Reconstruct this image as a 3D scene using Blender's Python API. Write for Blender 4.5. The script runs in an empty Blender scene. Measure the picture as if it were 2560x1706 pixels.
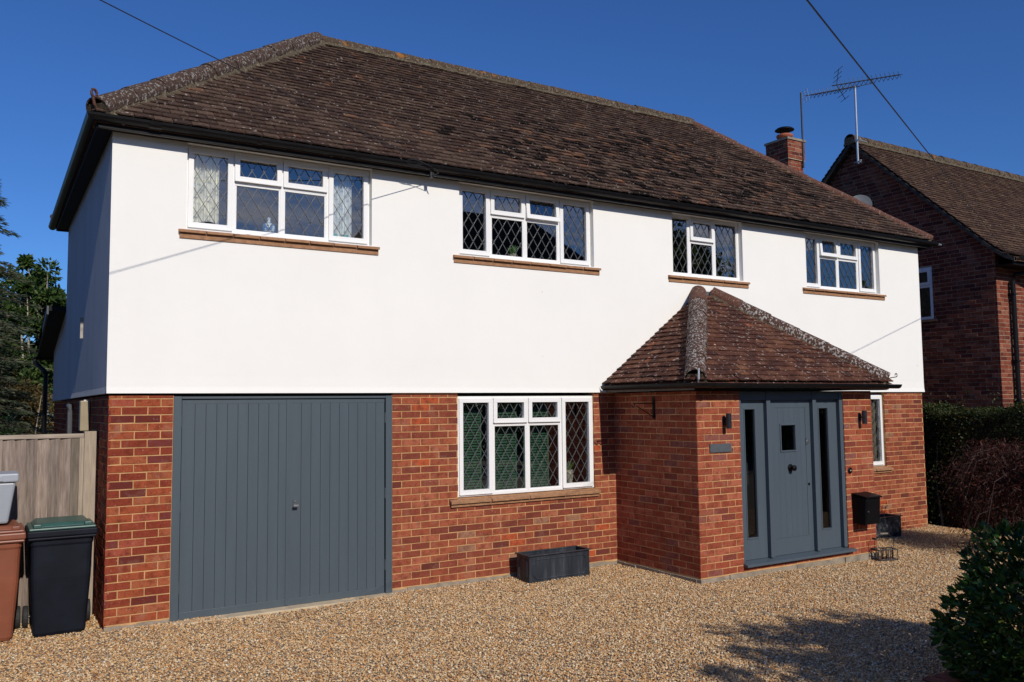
import bpy, math, random
import numpy as np
from mathutils import Matrix, Vector
random.seed(7); RNG = np.random.default_rng(7)
SC = bpy.context.scene
R = math.radians
# ------------------------------------------------------------------ camera
FPX, YAW, PITCH, ROLL = 2133.57, 0.5518, 0.0748, -0.0107
CAM = np.array([-0.9481, -8.5348, 1.9264])
def cam_axes():
    cy, sy, cp, sp = math.cos(YAW), math.sin(YAW), math.cos(PITCH), math.sin(PITCH)
    f = np.array([sy*cp, cy*cp, sp]); r = np.array([cy, -sy, 0.]); u = np.cross(r, f)
    cr, sr = math.cos(ROLL), math.sin(ROLL)
    return r*cr+u*sr, -r*sr+u*cr, f
CR, CU, CF = cam_axes()
cd = bpy.data.cameras.new('camera'); cam = bpy.data.objects.new('camera', cd)
SC.collection.objects.link(cam); SC.camera = cam
cd.sensor_width = 36.0; cd.lens = FPX/2560*36; cd.clip_end = 8000; cd.clip_start = .05
cam.matrix_world = Matrix([[CR[0], CU[0], -CF[0], CAM[0]], [CR[1], CU[1], -CF[1], CAM[1]], [CR[2], CU[2], -CF[2], CAM[2]], [0, 0, 0, 1]])
# ------------------------------------------------------------------ sky, sun, exposure
SUN_S, SUN_M = 0.62, 0.03                      # fall and drift of the light per metre towards the house
elev = math.atan2(SUN_S, math.hypot(1, SUN_M))
w = bpy.data.worlds.new('World'); SC.world = w; w.use_nodes = True
nt = w.node_tree; bg = nt.nodes['Background']; sky = nt.nodes.new('ShaderNodeTexSky')
sky.sky_type = 'NISHITA'; sky.sun_disc = False; sky.sun_elevation = elev; sky.sun_rotation = math.pi+math.atan(SUN_M)
sky.air_density = 1.0; sky.dust_density = 0.15; sky.ozone_density = 3.0; sky.altitude = 200
tn = nt.nodes.new('ShaderNodeMix'); tn.data_type = 'RGBA'; tn.blend_type = 'MULTIPLY'; tn.inputs['Factor'].default_value = 1
nt.links.new(sky.outputs[0], tn.inputs['A']); tn.inputs['B'].default_value = (.475, .88, 1.53, 1)      # deep, clear late-summer blue
nt.links.new(tn.outputs['Result'], bg.inputs[0]); bg.inputs[1].default_value = 0.06
sd = bpy.data.lights.new('sun', 'SUN'); sun = bpy.data.objects.new('sun', sd); SC.collection.objects.link(sun)
sd.energy = 3.55; sd.angle = R(.53); sd.color = (1.0, .93, .83)
sun.rotation_euler = Vector((SUN_M, 1, -SUN_S)).to_track_quat('-Z', 'Y').to_euler(); sun.location = (0, -20, 14)
SC.view_settings.view_transform = 'Standard'; SC.view_settings.look = 'None'
SC.view_settings.exposure = 0.04; SC.view_settings.gamma = 1; SC.view_settings.use_curve_mapping = False
try: SC.cycles.max_bounces = 6; SC.cycles.transparent_max_bounces = 12
except Exception: pass
# ------------------------------------------------------------------ materials
MATS = {}
def nmat(name):
    m = bpy.data.materials.new(name); m.use_nodes = True; MATS[name] = m
    return m, m.node_tree.nodes, m.node_tree.links, m.node_tree.nodes['Principled BSDF']
def ramp(N, L, fac, stops, const=False):
    r = N.new('ShaderNodeValToRGB'); cr = r.color_ramp
    if const: cr.interpolation = 'CONSTANT'
    while len(cr.elements) < len(stops): cr.elements.new(.5)
    for e, (p, c) in zip(cr.elements, stops): e.position = p; e.color = (*c, 1)
    L.new(fac, r.inputs[0]); return r.outputs[0]
def noise(N, L, scale, detail=3, rough=.5, coord=None, stretch=None):
    if coord is None:
        coord = N.new('ShaderNodeNewGeometry').outputs['Position']
    if stretch:
        mp = N.new('ShaderNodeMapping'); mp.inputs['Scale'].default_value = stretch
        L.new(coord, mp.inputs[0]); coord = mp.outputs[0]
    n = N.new('ShaderNodeTexNoise'); n.inputs['Scale'].default_value = scale
    n.inputs['Detail'].default_value = detail; n.inputs['Roughness'].default_value = rough
    L.new(coord, n.inputs['Vector']); return n.outputs[0]
def mix(N, L, fac, a, b, mode='MIX'):
    m = N.new('ShaderNodeMix'); m.data_type = 'RGBA'; m.blend_type = mode
    for s, v in ((m.inputs['Factor'], fac), (m.inputs['A'], a), (m.inputs['B'], b)):
        if hasattr(v, 'node'): L.new(v, s)
        elif isinstance(v, (int, float)): s.default_value = v
        else: s.default_value = (*v, 1)
    return m.outputs['Result']
def thr(N, L, v, lo, hi):
    r = N.new('ShaderNodeMapRange'); r.inputs[1].default_value = lo; r.inputs[2].default_value = hi; L.new(v, r.inputs[0]); return r.outputs[0]
def math_(N, L, op, a, b):
    m = N.new('ShaderNodeMath'); m.operation = op
    for i, v in enumerate((a, b)):
        if hasattr(v, 'node'): L.new(v, m.inputs[i])
        else: m.inputs[i].default_value = v
    return m.outputs[0]
def bump(N, L, b, h, strength, dist):
    n = N.new('ShaderNodeBump'); n.inputs['Strength'].default_value = strength; n.inputs['Distance'].default_value = dist
    L.new(h, n.inputs['Height']); L.new(n.outputs[0], b.inputs['Normal'])
def rnd_src(N, stuff):
    if stuff:
        a = N.new('ShaderNodeAttribute'); a.attribute_name = 'rnd'; return a.outputs['Fac']
    return N.new('ShaderNodeObjectInfo').outputs['Random']
def simple(name, col, rough=.6, var=.15, nscale=8, bscale=None, bstr=.2, bdist=.002, metal=0, spec=.5, stretch=None):
    m, N, L, b = nmat(name)
    c2 = tuple(x*(1-var) for x in col); c3 = tuple(min(1, x*(1+var)) for x in col)
    L.new(ramp(N, L, noise(N, L, nscale, 4, .6, stretch=stretch), [(.3, c2), (.7, c3)]), b.inputs['Base Color'])
    b.inputs['Roughness'].default_value = rough; b.inputs['Metallic'].default_value = metal
    b.inputs['Specular IOR Level'].default_value = spec
    if bscale: bump(N, L, b, noise(N, L, bscale, 3, .6, stretch=stretch), bstr, bdist)
    return m
def brick_mat(name, stops, stuff, smear=.3):
    m, N, L, b = nmat(name)
    r = rnd_src(N, stuff)
    c = ramp(N, L, r, stops, True)
    n1 = noise(N, L, 14, 4, .65); n2 = noise(N, L, 90, 3, .6); n3 = noise(N, L, 5, 3, .6)
    c = mix(N, L, thr(N, L, n1, .45, .75), c, tuple(x*.62 for x in stops[1][1]), 'MIX') if smear else c
    c = mix(N, L, math_(N, L, 'MULTIPLY', thr(N, L, n3, .56, .72), smear), c, (.42, .27, .19))      # mortar haze
    c = mix(N, L, thr(N, L, n2, .3, .7), mix(N, L, .8, c, (.55, .45, .4), 'MULTIPLY'), c)
    c = mix(N, L, math_(N, L, 'MULTIPLY', thr(N, L, noise(N, L, 45, 2, .5), .68, .74), .4), c, (.5, .45, .4))
    L.new(c, b.inputs['Base Color']); b.inputs['Roughness'].default_value = .9; b.inputs['Specular IOR Level'].default_value = .1
    bump(N, L, b, noise(N, L, 120, 4, .7), .5, .002)
    return m
ORANGE = [(0, (.38, .095, .042)), (.2, (.27, .055, .03)), (.42, (.40, .12, .055)), (.6, (.31, .068, .035)), (.78, (.15, .035, .03)), (.88, (.40, .10, .06)), (.95, (.20, .05, .045))]
BROWN = [(0, (.35, .098, .052)), (.22, (.28, .075, .045)), (.42, (.40, .118, .062)), (.58, (.24, .066, .043)), (.72, (.44, .145, .08)), (.88, (.17, .048, .038)), (.94, (.50, .11, .045)), (.97, (.36, .19, .12))]
PINK = [(0, (.40, .11, .06)), (.25, (.33, .085, .048)), (.5, (.46, .145, .082)), (.7, (.36, .09, .047)), (.87, (.28, .105, .085)), (.95, (.24, .065, .05))]
NEIB = [(0, (.27, .078, .046)), (.3, (.19, .05, .033)), (.55, (.32, .108, .066)), (.8, (.13, .038, .03)), (.93, (.37, .155, .10))]
for nm, st in (('orange', ORANGE), ('brown', BROWN), ('pink', PINK), ('neigh', NEIB)):
    for s in (0, 1): brick_mat('brick_%s_%s' % (nm, 'mass' if s else 'single'), st, s)
simple('mortar', (.52, .305, .14), .95, .25, 6, 160, .6, .002, spec=.1)
simple('mortar_grey', (.40, .31, .22), .95, .25, 9, 120, .6, .003, spec=.1)
simple('threshold_cement', (.52, .42, .28), .95, .25, 7, 60, .8, .004)
simple('concrete', (.27, .225, .17), .95, .3, 7, 60, .8, .004)
def tile_mat(name, stops, stuff, lichen=.5, patch=True):
    m, N, L, b = nmat(name)
    c = ramp(N, L, rnd_src(N, stuff), stops, True)
    c = mix(N, L, thr(N, L, noise(N, L, 30, 5, .7), .35, .7), mix(N, L, 1, c, (.5, .47, .45), 'MULTIPLY'), c)
    n = noise(N, L, 26, 2, .45)
    c = mix(N, L, math_(N, L, 'MULTIPLY', thr(N, L, n, .70-.08*lichen, .73-.07*lichen), .8), c, (.42, .38, .34))
    c = mix(N, L, thr(N, L, noise(N, L, 3.2, 3, .6), .66, .70), c, mix(N, L, 1, c, (1.9, 1.5, 1.2), 'MULTIPLY'))
    L.new(c, b.inputs['Base Color']); b.inputs['Roughness'].default_value = .95; b.inputs['Specular IOR Level'].default_value = .08
    bump(N, L, b, noise(N, L, 70, 4, .7), .6, .004)
    return m
RT = [(0, (.095, .062, .048)), (.2, (.078, .050, .040)), (.4, (.118, .078, .060)), (.6, (.066, .044, .037)), (.75, (.135, .090, .068)), (.90, (.092, .054, .040)), (.975, (.19, .105, .068)), (.99, (.022, .016, .014))]
PT = [(0, (.135, .060, .042)), (.2, (.110, .048, .035)), (.4, (.16, .075, .050)), (.6, (.095, .045, .036)), (.75, (.175, .078, .05)), (.9, (.08, .038, .032)), (.96, (.23, .11, .065))]
for s in (0, 1):
    tile_mat('roof_tile_%d' % s, RT, s, .3); tile_mat('porch_tile_%d' % s, PT, s, .7)
NT = [(0, (.12, .075, .055)), (.3, (.095, .058, .044)), (.6, (.15, .095, .065)), (.85, (.085, .05, .04))]
tile_mat('neigh_tile', NT, 1, .3)
def lichen_mat(name, base, li, amt, orange=0.):
    m, N, L, b = nmat(name)
    c = mix(N, L, thr(N, L, noise(N, L, 60, 3, .6), .35, .65), base, tuple(x*.5 for x in base))
    c = mix(N, L, thr(N, L, noise(N, L, 40, 3, .6, stretch=(1, 1, .7)), .62-.11*amt, .66-.11*amt), c, li)
    if orange: c = mix(N, L, thr(N, L, noise(N, L, 5, 4, .6), .60, .68), c, (.30, .12, .03))
    L.new(c, b.inputs['Base Color']); b.inputs['Roughness'].default_value = .95; b.inputs['Specular IOR Level'].default_value = .2
    bump(N, L, b, noise(N, L, 50, 4, .7), .8, .006)
lichen_mat('hip_lichen', (.088, .055, .042), (.25, .235, .21), .5)
lichen_mat('ridge_lichen', (.10, .068, .046), (.19, .165, .12), .45, 1.)
lichen_mat('porch_hip', (.10, .052, .038), (.36, .34, .315), .75)
lichen_mat('hip_red', (.15, .07, .05), (.25, .2, .16), .2)
lichen_mat('bedding', (.12, .094, .062), (.2, .17, .12), .4)
def render_mat(name, col, streak):
    m, N, L, b = nmat(name)
    c = ramp(N, L, noise(N, L, .9, 4, .6), [(.3, tuple(x*.965 for x in col)), (.7, col)])
    st = noise(N, L, 3, 4, .65, stretch=(.9, .6, .25))
    c = mix(N, L, math_(N, L, 'MULTIPLY', thr(N, L, st, .45, .75), streak), c, (.36, .36, .34))
    sp = noise(N, L, 9, 0, .5); c = mix(N, L, math_(N, L, 'MULTIPLY', thr(N, L, sp, .90, .93), .5), c, (.3, .27, .22))
    L.new(c, b.inputs['Base Color']); b.inputs['Roughness'].default_value = .9; b.inputs['Specular IOR Level'].default_value = .25
    h = math_(N, L, 'ADD', noise(N, L, 150, 3, .7), math_(N, L, 'MULTIPLY', noise(N, L, 2.2, 4, .6), 5.))
    bump(N, L, b, h, .35, .004)
render_mat('white_render', (.875, .865, .825), .025)
render_mat('stained_grazed_render', (.56, .58, .60), .35)  # greyer side copy: grazing-light relief painted in along with the stain streaks
simple('pvc_white', (.83, .83, .82), .35, .02, 3)
simple('black_gutter', (.006, .006, .007), .38, .3, 12, spec=.25)
simple('black_board', (.006, .006, .007), .6, .3, 9, spec=.2)
simple('soffit_board', (.16, .14, .12), .7, .25, 9)
simple('pale_board', (.34, .31, .27), .7, .3, 14)
simple('blue_grey_paint', (.066, .088, .106), .42, .05, 2, 60, .12, .001, stretch=(6, 6, .6))
simple('door_paint', (.070, .093, .116), .42, .05, 2, 60, .15, .001, stretch=(6, 6, .6))
simple('black_metal', (.004, .004, .005), .5, .2, 20, spec=.15)
simple('satin_black', (.018, .022, .028), .3, .2, 20)
simple('steel', (.45, .46, .48), .3, .1, 20, metal=.9)
simple('galvanised', (.42, .45, .5), .38, .15, 30, metal=.6)
simple('dark_alloy', (.035, .036, .04), .45, .3, 30, metal=.3)
simple('lead_came', (.10, .105, .115), .55, .15, 30, metal=.2)
simple('slate', (.075, .085, .095), .6, .12, 20)
simple('sill_tile', (.33, .17, .085), .8, .25, 22, 80, .5, .002)
simple('interior', (.11, .11, .12), .9, .1, 2)
simple('interior_floor', (.07, .055, .045), .9, .1, 2)
simple('curtain_cream', (.88, .84, .74), .9, .15, 9)
simple('curtain_white', (.82, .84, .85), .9, .1, 9)
simple('blind_olive', (.20, .17, .12), .9, .1, 9)
simple('curtain_dull', (.20, .21, .20), .9, .1, 9)
simple('shutter_green', (.06, .14, .085), .6, .1, 9)
simple('teal_glass', (.12, .42, .42), .2, .1, 9)
simple('pot_cream', (.50, .47, .38), .6, .1, 9)
simple('rusty_iron', (.10, .04, .028), .8, .3, 30)
simple('terracotta', (.36, .10, .05), .75, .15, 20, 60, .3, .002)
simple('plant_green', (.06, .16, .03), .5, .3, 20)
simple('bin_black', (.006, .008, .014), .6, .3, 6, 40, .1, .001, spec=.2)
simple('bin_brown', (.22, .068, .034), .45, .1, 6, 40, .1, .001)
simple('bin_green', (.035, .095, .08), .40, .15, 8)
simple('box_grey', (.33, .36, .40), .45, .06, 6)
simple('rubber', (.02, .02, .02), .75, .2, 20)
m, N, L, b = nmat('fence_wood')
c = ramp(N, L, noise(N, L, 6, 4, .65, stretch=(9, 9, .7)), [(.3, (.14, .105, .085)), (.55, (.25, .20, .165)), (.75, (.36, .30, .25))])
c = mix(N, L, rnd_src(N, 0), mix(N, L, 1, c, (.58, .57, .58), 'MULTIPLY'), mix(N, L, 1, c, (1.3, 1.26, 1.24), 'MULTIPLY'))
L.new(c, b.inputs['Base Color']); b.inputs['Roughness'].default_value = .85; bump(N, L, b, noise(N, L, 40, 3, .6, stretch=(9, 9, .7)), .4, .002)
simple('fence_rail', (.34, .28, .22), .85, .3, 7, 40, .4, .002, stretch=(.7, 9, 9))
simple('fence_dark', (.16, .13, .10), .85, .3, 7, 40, .4, .002, stretch=(9, 9, .7))
simple('post_wood', (.36, .29, .22), .85, .2, 7, 40, .4, .002, stretch=(9, 9, .7))
simple('bark', (.20, .17, .13), .9, .35, 9, 30, .8, .01, stretch=(1, 1, .3))
simple('bark_dark', (.05, .03, .025), .9, .3, 9)
simple('bark_pale', (.34, .31, .25), .9, .3, 9, 30, .8, .01, stretch=(1, 1, .3))
simple('cable_black', (.01, .01, .01), .6, .1, 5)
simple('dish_grey', (.16, .17, .18), .5, .1, 9)
simple('verge_wood', (.06, .05, .038), .9, .4, 12)
simple('earth', (.09, .075, .045), .95, .3, 5, 40, .6, .01)
simple('cream_lens', (.34, .28, .18), .35, .1, 9)  # cream taken darker, shade of the side wall put into the colour
simple('edging_brick', (.15, .045, .032), .9, .3, 18, 80, .5, .003)
# zinc planter with vertical weather streaks
m, N, L, b = nmat('zinc')
c = ramp(N, L, noise(N, L, 9, 5, .7, stretch=(1, 1, .12)), [(.3, (.014, .018, .026)), (.52, (.035, .042, .054)), (.72, (.10, .11, .125))])
L.new(c, b.inputs['Base Color']); b.inputs['Roughness'].default_value = .5; b.inputs['Metallic'].default_value = .35
m, N, L, b = nmat('zinc_blotched')
c = ramp(N, L, noise(N, L, 9, 5, .7), [(.35, (.018, .021, .028)), (.5, (.06, .068, .08)), (.7, (.14, .15, .16))])
L.new(c, b.inputs['Base Color']); b.inputs['Roughness'].default_value = .5; b.inputs['Metallic'].default_value = .35
# blue and white vase
m, N, L, b = nmat('blue_spots')
v = N.new('ShaderNodeTexVoronoi'); v.inputs['Scale'].default_value = 26
L.new(N.new('ShaderNodeNewGeometry').outputs['Position'], v.inputs['Vector'])
L.new(ramp(N, L, v.outputs['Distance'], [(0, (.10, .28, .65)), (.5, (.75, .8, .85))], True), b.inputs['Base Color']); b.inputs['Roughness'].default_value = .2
# glass
def glass(name, k, base, tint=(1, 1, 1)):
    m, N, L, b = nmat(name); N.remove(b); out = N['Material Output']
    fr = N.new('ShaderNodeFresnel'); fr.inputs[0].default_value = 1.5
    f = math_(N, L, 'ADD', math_(N, L, 'MULTIPLY', fr.outputs[0], k), base)
    g = N.new('ShaderNodeBsdfGlossy'); g.inputs['Roughness'].default_value = 0.01
    t = N.new('ShaderNodeBsdfTransparent'); t.inputs[0].default_value = (*tint, 1)
    mx = N.new('ShaderNodeMixShader'); g.inputs[0].default_value = (.97, .97, .94, 1); L.new(f, mx.inputs[0]); L.new(t.outputs[0], mx.inputs[1]); L.new(g.outputs[0], mx.inputs[2])
    L.new(mx.outputs[0], out.inputs[0])
glass('pane_glass', 2.0, .13, (.86, .9, .9)); glass('door_glass', 1.8, .01, (.4, .4, .4)); glass('clear_glass', 1., 0)
# leaves
def leaf_mat(name, stops, rough=.4, trans=.25, stuff=True, spec=.5):
    m, N, L, b = nmat(name)
    c = ramp(N, L, rnd_src(N, stuff), stops)
    L.new(c, b.inputs['Base Color']); b.inputs['Roughness'].default_value = rough; b.inputs['Specular IOR Level'].default_value = spec
    if trans:
        tr = N.new('ShaderNodeBsdfTranslucent'); L.new(mix(N, L, 1, c, (1.6, 1.5, .7), 'MULTIPLY'), tr.inputs[0])
        mx = N.new('ShaderNodeMixShader'); mx.inputs[0].default_value = trans
        L.new(b.outputs[0], mx.inputs[1]); L.new(tr.outputs[0], mx.inputs[2]); L.new(mx.outputs[0], N['Material Output'].inputs[0])
leaf_mat('leaf_hedge', [(0, (.014, .028, .009)), (.5, (.032, .058, .015)), (.85, (.06, .065, .018)), (1, (.12, .10, .03))], .5, .2, True, .3)
for s in (0, 1): leaf_mat('leaf_laurel_%d' % s, [(0, (.012, .034, .007)), (.6, (.026, .075, .013)), (.92, (.05, .125, .022)), (1, (.13, .16, .03))], .42, .15, s, .3)
leaf_mat('leaf_maple', [(0, (.022, .006, .006)), (.6, (.05, .012, .010)), (1, (.11, .035, .024))], .5, .15, True, .25)
leaf_mat('leaf_conifer', [(0, (.02, .038, .016)), (.5, (.04, .062, .028)), (.9, (.085, .10, .055)), (1, (.18, .14, .08))], .6, .1)
leaf_mat('leaf_tree', [(0, (.022, .05, .012)), (.6, (.045, .095, .02)), (1, (.11, .14, .035))], .55, .3, True, .3)
leaf_mat('leaf_autumn', [(0, (.05, .045, .015)), (.5, (.11, .08, .022)), (1, (.19, .11, .03))], .6, .3)
# gravel: stones and bed
STONE = [(0, (.66, .42, .19)), (.16, (.75, .54, .29)), (.3, (.50, .255, .095)), (.44, (.84, .68, .43)), (.52, (.37, .29, .20)), (.64, (.68, .36, .13)), (.76, (.16, .14, .12)), (.84, (.78, .58, .34)), (.94, (.92, .83, .64)), (.98, (.28, .12, .05))]
m, N, L, b = nmat('stone')
c = ramp(N, L, N.new('ShaderNodeObjectInfo').outputs['Random'], STONE, True)
c = mix(N, L, thr(N, L, noise(N, L, 260, 2, .6), .4, .7), c, mix(N, L, 1, c, (.6, .55, .5), 'MULTIPLY'))
L.new(c, b.inputs['Base Color']); b.inputs['Roughness'].default_value = .6
m, N, L, b = nmat('gravel_bed')
v = N.new('ShaderNodeTexVoronoi'); v.inputs['Scale'].default_value = 75
L.new(N.new('ShaderNodeNewGeometry').outputs['Position'], v.inputs['Vector'])
sx = N.new('ShaderNodeSeparateColor'); L.new(v.outputs['Color'], sx.inputs[0])
c = ramp(N, L, sx.outputs[0], STONE, True)
c = mix(N, L, .6, c, (.10, .065, .04)); L.new(c, b.inputs['Base Color']); b.inputs['Roughness'].default_value = .9
bump(N, L, b, v.outputs['Distance'], .8, .01)
# ------------------------------------------------------------------ mesh helpers
ORG = {}
def link(o, parent=None):
    SC.collection.objects.link(o)
    if parent is not None: o.parent = parent
    return o
def tag(o, label=None, cat=None, group=None, kind=None):
    for k, v in (('label', label), ('category', cat), ('group', group), ('kind', kind)):
        if v: o[k] = v
    return o
def root(name, label, cat, loc=(0, 0, 0), group=None, kind=None):
    o = bpy.data.objects.new(name, None); o.empty_display_size = .1; link(o); o.location = loc
    ORG[o.name] = np.array(loc, float); return tag(o, label, cat, group, kind)
class MB:
    def __init__(s): s.v = []; s.f = []; s.r = []
    def add(s, vs, fs, r=None):
        n = len(s.v); s.v += [tuple(map(float, p)) for p in vs]; s.f += [tuple(i+n for i in f) for f in fs]
        s.r += [random.random() if r is None else r]*len(fs); return s
    def box(s, x0, x1, y0, y1, z0, z1):
        return s.add([(x, y, z) for z in (z0, z1) for y in (y0, y1) for x in (x0, x1)],
                     [(0, 2, 3, 1), (4, 5, 7, 6), (0, 1, 5, 4), (2, 6, 7, 3), (0, 4, 6, 2), (1, 3, 7, 5)])
    def hexa(s, p8):   # bottom 4 ccw, top 4 ccw
        return s.add(p8, [(3, 2, 1, 0), (4, 5, 6, 7), (0, 1, 5, 4), (1, 2, 6, 5), (2, 3, 7, 6), (3, 0, 4, 7)])
    def tube(s, pts, r, n=8, caps=True, r2=None):
        pts = [np.array(p, float) for p in pts]; rings = []
        for i, p in enumerate(pts):
            a = pts[max(0, i-1)]; c = pts[min(len(pts)-1, i+1)]; t = c-a; t /= np.linalg.norm(t)
            h = np.array([0, 0, 1.]) if abs(t[2]) < .95 else np.array([1., 0, 0])
            e1 = np.cross(t, h); e1 /= np.linalg.norm(e1); e2 = np.cross(t, e1)
            rr = r[i] if isinstance(r, (list, tuple)) else r
            rings += [p+rr*(math.cos(2*math.pi*k/n)*e1+math.sin(2*math.pi*k/n)*e2) for k in range(n)]
        fs = []
        for i in range(len(pts)-1):
            for k in range(n):
                a = i*n+k; b = i*n+(k+1) % n; fs.append((a, b, b+n, a+n))
        if caps: fs += [tuple(range(n))[::-1], tuple(range((len(pts)-1)*n, len(pts)*n))]
        return s.add(rings, fs)
    def lathe(s, c, prof, n=20, axis='z'):
        vs = []
        for (r, h) in prof:
            for k in range(n):
                a = 2*math.pi*k/n; p = (r*math.cos(a), r*math.sin(a), h)
                if axis == 'y': p = (p[0], h, p[1])
                if axis == 'x': p = (h, p[0], p[1])
                vs.append((c[0]+p[0], c[1]+p[1], c[2]+p[2]))
        fs = [(i*n+k, i*n+(k+1) % n, (i+1)*n+(k+1) % n, (i+1)*n+k) for i in range(len(prof)-1) for k in range(n)]
        fs += [tuple(range(n))[::-1], tuple(range((len(prof)-1)*n, len(prof)*n))]
        return s.add(vs, fs)
    def build(s, name, mat, parent=None, smooth=False, bevel=0):
        return mk(name, np.array(s.v), s.f, mat, parent, s.r, smooth, bevel)
def world_org(o):
    z = np.zeros(3)
    while o is not None: z = z+ORG.get(o.name, 0); o = o.parent
    return z
def mk(name, V, F, mat, parent=None, rnd=None, smooth=False, bevel=0):
    me = bpy.data.meshes.new(name); V = np.asarray(V, float)
    if parent is not None: V = V-world_org(parent)
    if isinstance(F, np.ndarray):
        k = F.shape[1]; me.vertices.add(len(V)); me.vertices.foreach_set('co', V.ravel())
        me.loops.add(F.size); me.loops.foreach_set('vertex_index', F.ravel().astype(np.int32))
        me.polygons.add(len(F)); me.polygons.foreach_set('loop_start', np.arange(0, F.size, k, dtype=np.int32))
        me.polygons.foreach_set('loop_total', np.full(len(F), k, dtype=np.int32)); me.update(calc_edges=True)
    else: me.from_pydata(V.tolist(), [], F); me.update()
    if rnd is not None and len(rnd) == len(me.polygons):
        a = me.attributes.new('rnd', 'FLOAT', 'FACE'); a.data.foreach_set('value', np.asarray(rnd, dtype=np.float32))
    if smooth: me.polygons.foreach_set('use_smooth', [True]*len(me.polygons))
    me.materials.append(MATS[mat] if isinstance(mat, str) else mat)
    o = bpy.data.objects.new(name, me); link(o, parent); ORG[o.name] = np.zeros(3)
    if bevel:
        b = o.modifiers.new('bevel', 'BEVEL'); b.width = bevel; b.segments = 2; b.limit_method = 'ANGLE'
    return o
def frame(o, x, y, z, scale=(1, 1, 1)):
    M = np.eye(4)
    for i, a in enumerate((x, y, z)):
        a = np.array(a, float); M[:3, i] = a/np.linalg.norm(a)*scale[i]
    M[:3, 3] = o; return M
def pix(P):
    d = np.asarray(P, float)-CAM; z = d@CF
    return 1280+FPX*(d@CR)/z, 853-FPX*(d@CU)/z, z
def place(name, variants, mats, parent, m_single, m_mass, n_single=300, score=None, rnds=None):
    """variants: list of (V,F); mats: list of 4x4. The ones showing largest become objects, the rest one mass."""
    idx = list(range(len(mats)))
    if score is None:
        def score(M):
            px, py, z = pix(M[:3, 3])
            if z <= 0 or not (-60 < px < 2620 and -60 < py < 1766): return -1
            return 1/z
    sc = [score(M) for M in mats]; idx.sort(key=lambda i: -sc[i])
    single = [i for i in idx[:n_single] if sc[i] > 0]; ss = set(single)
    org = world_org(parent); meshes = []
    for V, F in variants:
        me = bpy.data.meshes.new(name); me.from_pydata([tuple(v) for v in V], [], F); me.update()
        me.materials.append(MATS[m_single]); meshes.append(me)
    for i in single:
        o = bpy.data.objects.new(name, meshes[i % len(variants)]); link(o, parent)
        M = mats[i].copy(); M[:3, 3] -= org; o.matrix_local = Matrix(M.tolist()); ORG[o.name] = np.zeros(3)
    rest = [i for i in range(len(mats)) if i not in ss]
    if rest:
        VV = []; FF = []; RR = []; n = 0
        for i in rest:
            V, F = variants[i % len(variants)]; V = np.asarray(V, float)
            VV.append(V@mats[i][:3, :3].T+mats[i][:3, 3]); FF += [tuple(a+n for a in f) for f in F]; n += len(V)
            RR += [random.random() if rnds is None else rnds[i]]*len(F)
        o = mk(name, np.concatenate(VV), FF, m_mass, parent, RR); o['kind'] = 'stuff'
    return single
# ------------------------------------------------------------------ brick laying
def brick_unit():
    # x length 0..1, z height 0..1 scaled; y outwards negative (front at y=-1), scaled
    out = []
    for k in range(5):
        j = lambda a: random.uniform(-a, a)
        c = .035
        V = [(0, 1, 0), (1, 1, 0), (1, 1, 1), (0, 1, 1), (0+j(.006), -.7, 0+j(.02)), (1+j(.006), -.7, j(.02)), (1+j(.006), -.7, 1+j(.02)), (j(.006), -.7, 1+j(.02)),
             (.012, -1, .05+j(.02)), (.988, -1+j(.05), .05), (.988, -1, .95+j(.02)), (.012, -1+j(.05), .95)]
        F = [(8, 9, 10, 11), (4, 5, 9, 8), (5, 6, 10, 9), (6, 7, 11, 10), (7, 4, 8, 11), (0, 1, 5, 4), (1, 2, 6, 5), (2, 3, 7, 6), (3, 0, 4, 7)]
        out.append((V, F))
    return out
BRICK = brick_unit()
def lay(origin, u, out, L, k0, k1, holes=(), start_half=0, unit=.225, top=None, zbase=0.):
    """courses k0..k1 (75 mm), bricks along u from 0..L, facing 'out'. holes: (u0,u1,z0,z1)."""
    mats = []; u = np.array(u, float); out = np.array(out, float); origin = np.array(origin, float)
    for k in range(k0, k1):
        z0 = zbase+k*.075; z1 = z0+.0662
        if top is not None and z0 > top-.012: continue
        if top is not None: z1 = min(z1, top)
        x = -unit if (k+start_half) % 2 == 0 else -unit/2
        while x < L:
            a, b = max(x, 0), min(x+unit-.0088, L); x += unit
            if b-a < .025: continue
            segs = [(a, b)]
            for h0, h1, hz0, hz1 in holes:
                if z1 > hz0+.02 and z0 < hz1-.02:
                    ns = []
                    for s0, s1 in segs:
                        if h1 <= s0 or h0 >= s1: ns.append((s0, s1)); continue
                        if s0 < h0: ns.append((s0, h0))
                        if s1 > h1: ns.append((h1, s1))
                    segs = ns
            for s0, s1 in segs:
                if s1-s0 < .02: continue
                pr = random.uniform(0, .0028)
                t = random.uniform(-.006, .006)
                M = frame(origin+u*s0-out*.011+np.array([0, 0, z0+random.uniform(-.001, .001)]), u+np.array([0, 0, t*.5]), -out+u*t, (0, 0, 1), (s1-s0, .010+pr, z1-z0))
                mats.append(M)
    return mats
# ================================================================== GROUND
def gz(x): return -.05-.013*max(0, min(x, 12.5)-5.8)
xs = [-300, -3, 5.8, 12.5, 300]; V = []; F = []
for x in xs: V += [(x, -300, gz(x)-.03), (x, 300, gz(x)-.03)]
for i in range(4): F.append((2*i, 2*i+2, 2*i+3, 2*i+1))
g = mk('ground', V, F, 'earth'); tag(g, kind='structure')
bank = MB(); bank.hexa([(10, -60, -.2), (60, -60, -.2), (60, -26, -.2), (10, -26, -.2), (10, -60, 5.6), (60, -60, 5.6), (60, -29, 5.6), (10, -29, 5.6)])
tag(bank.build('raised_bank', 'earth'), kind='structure')
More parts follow.
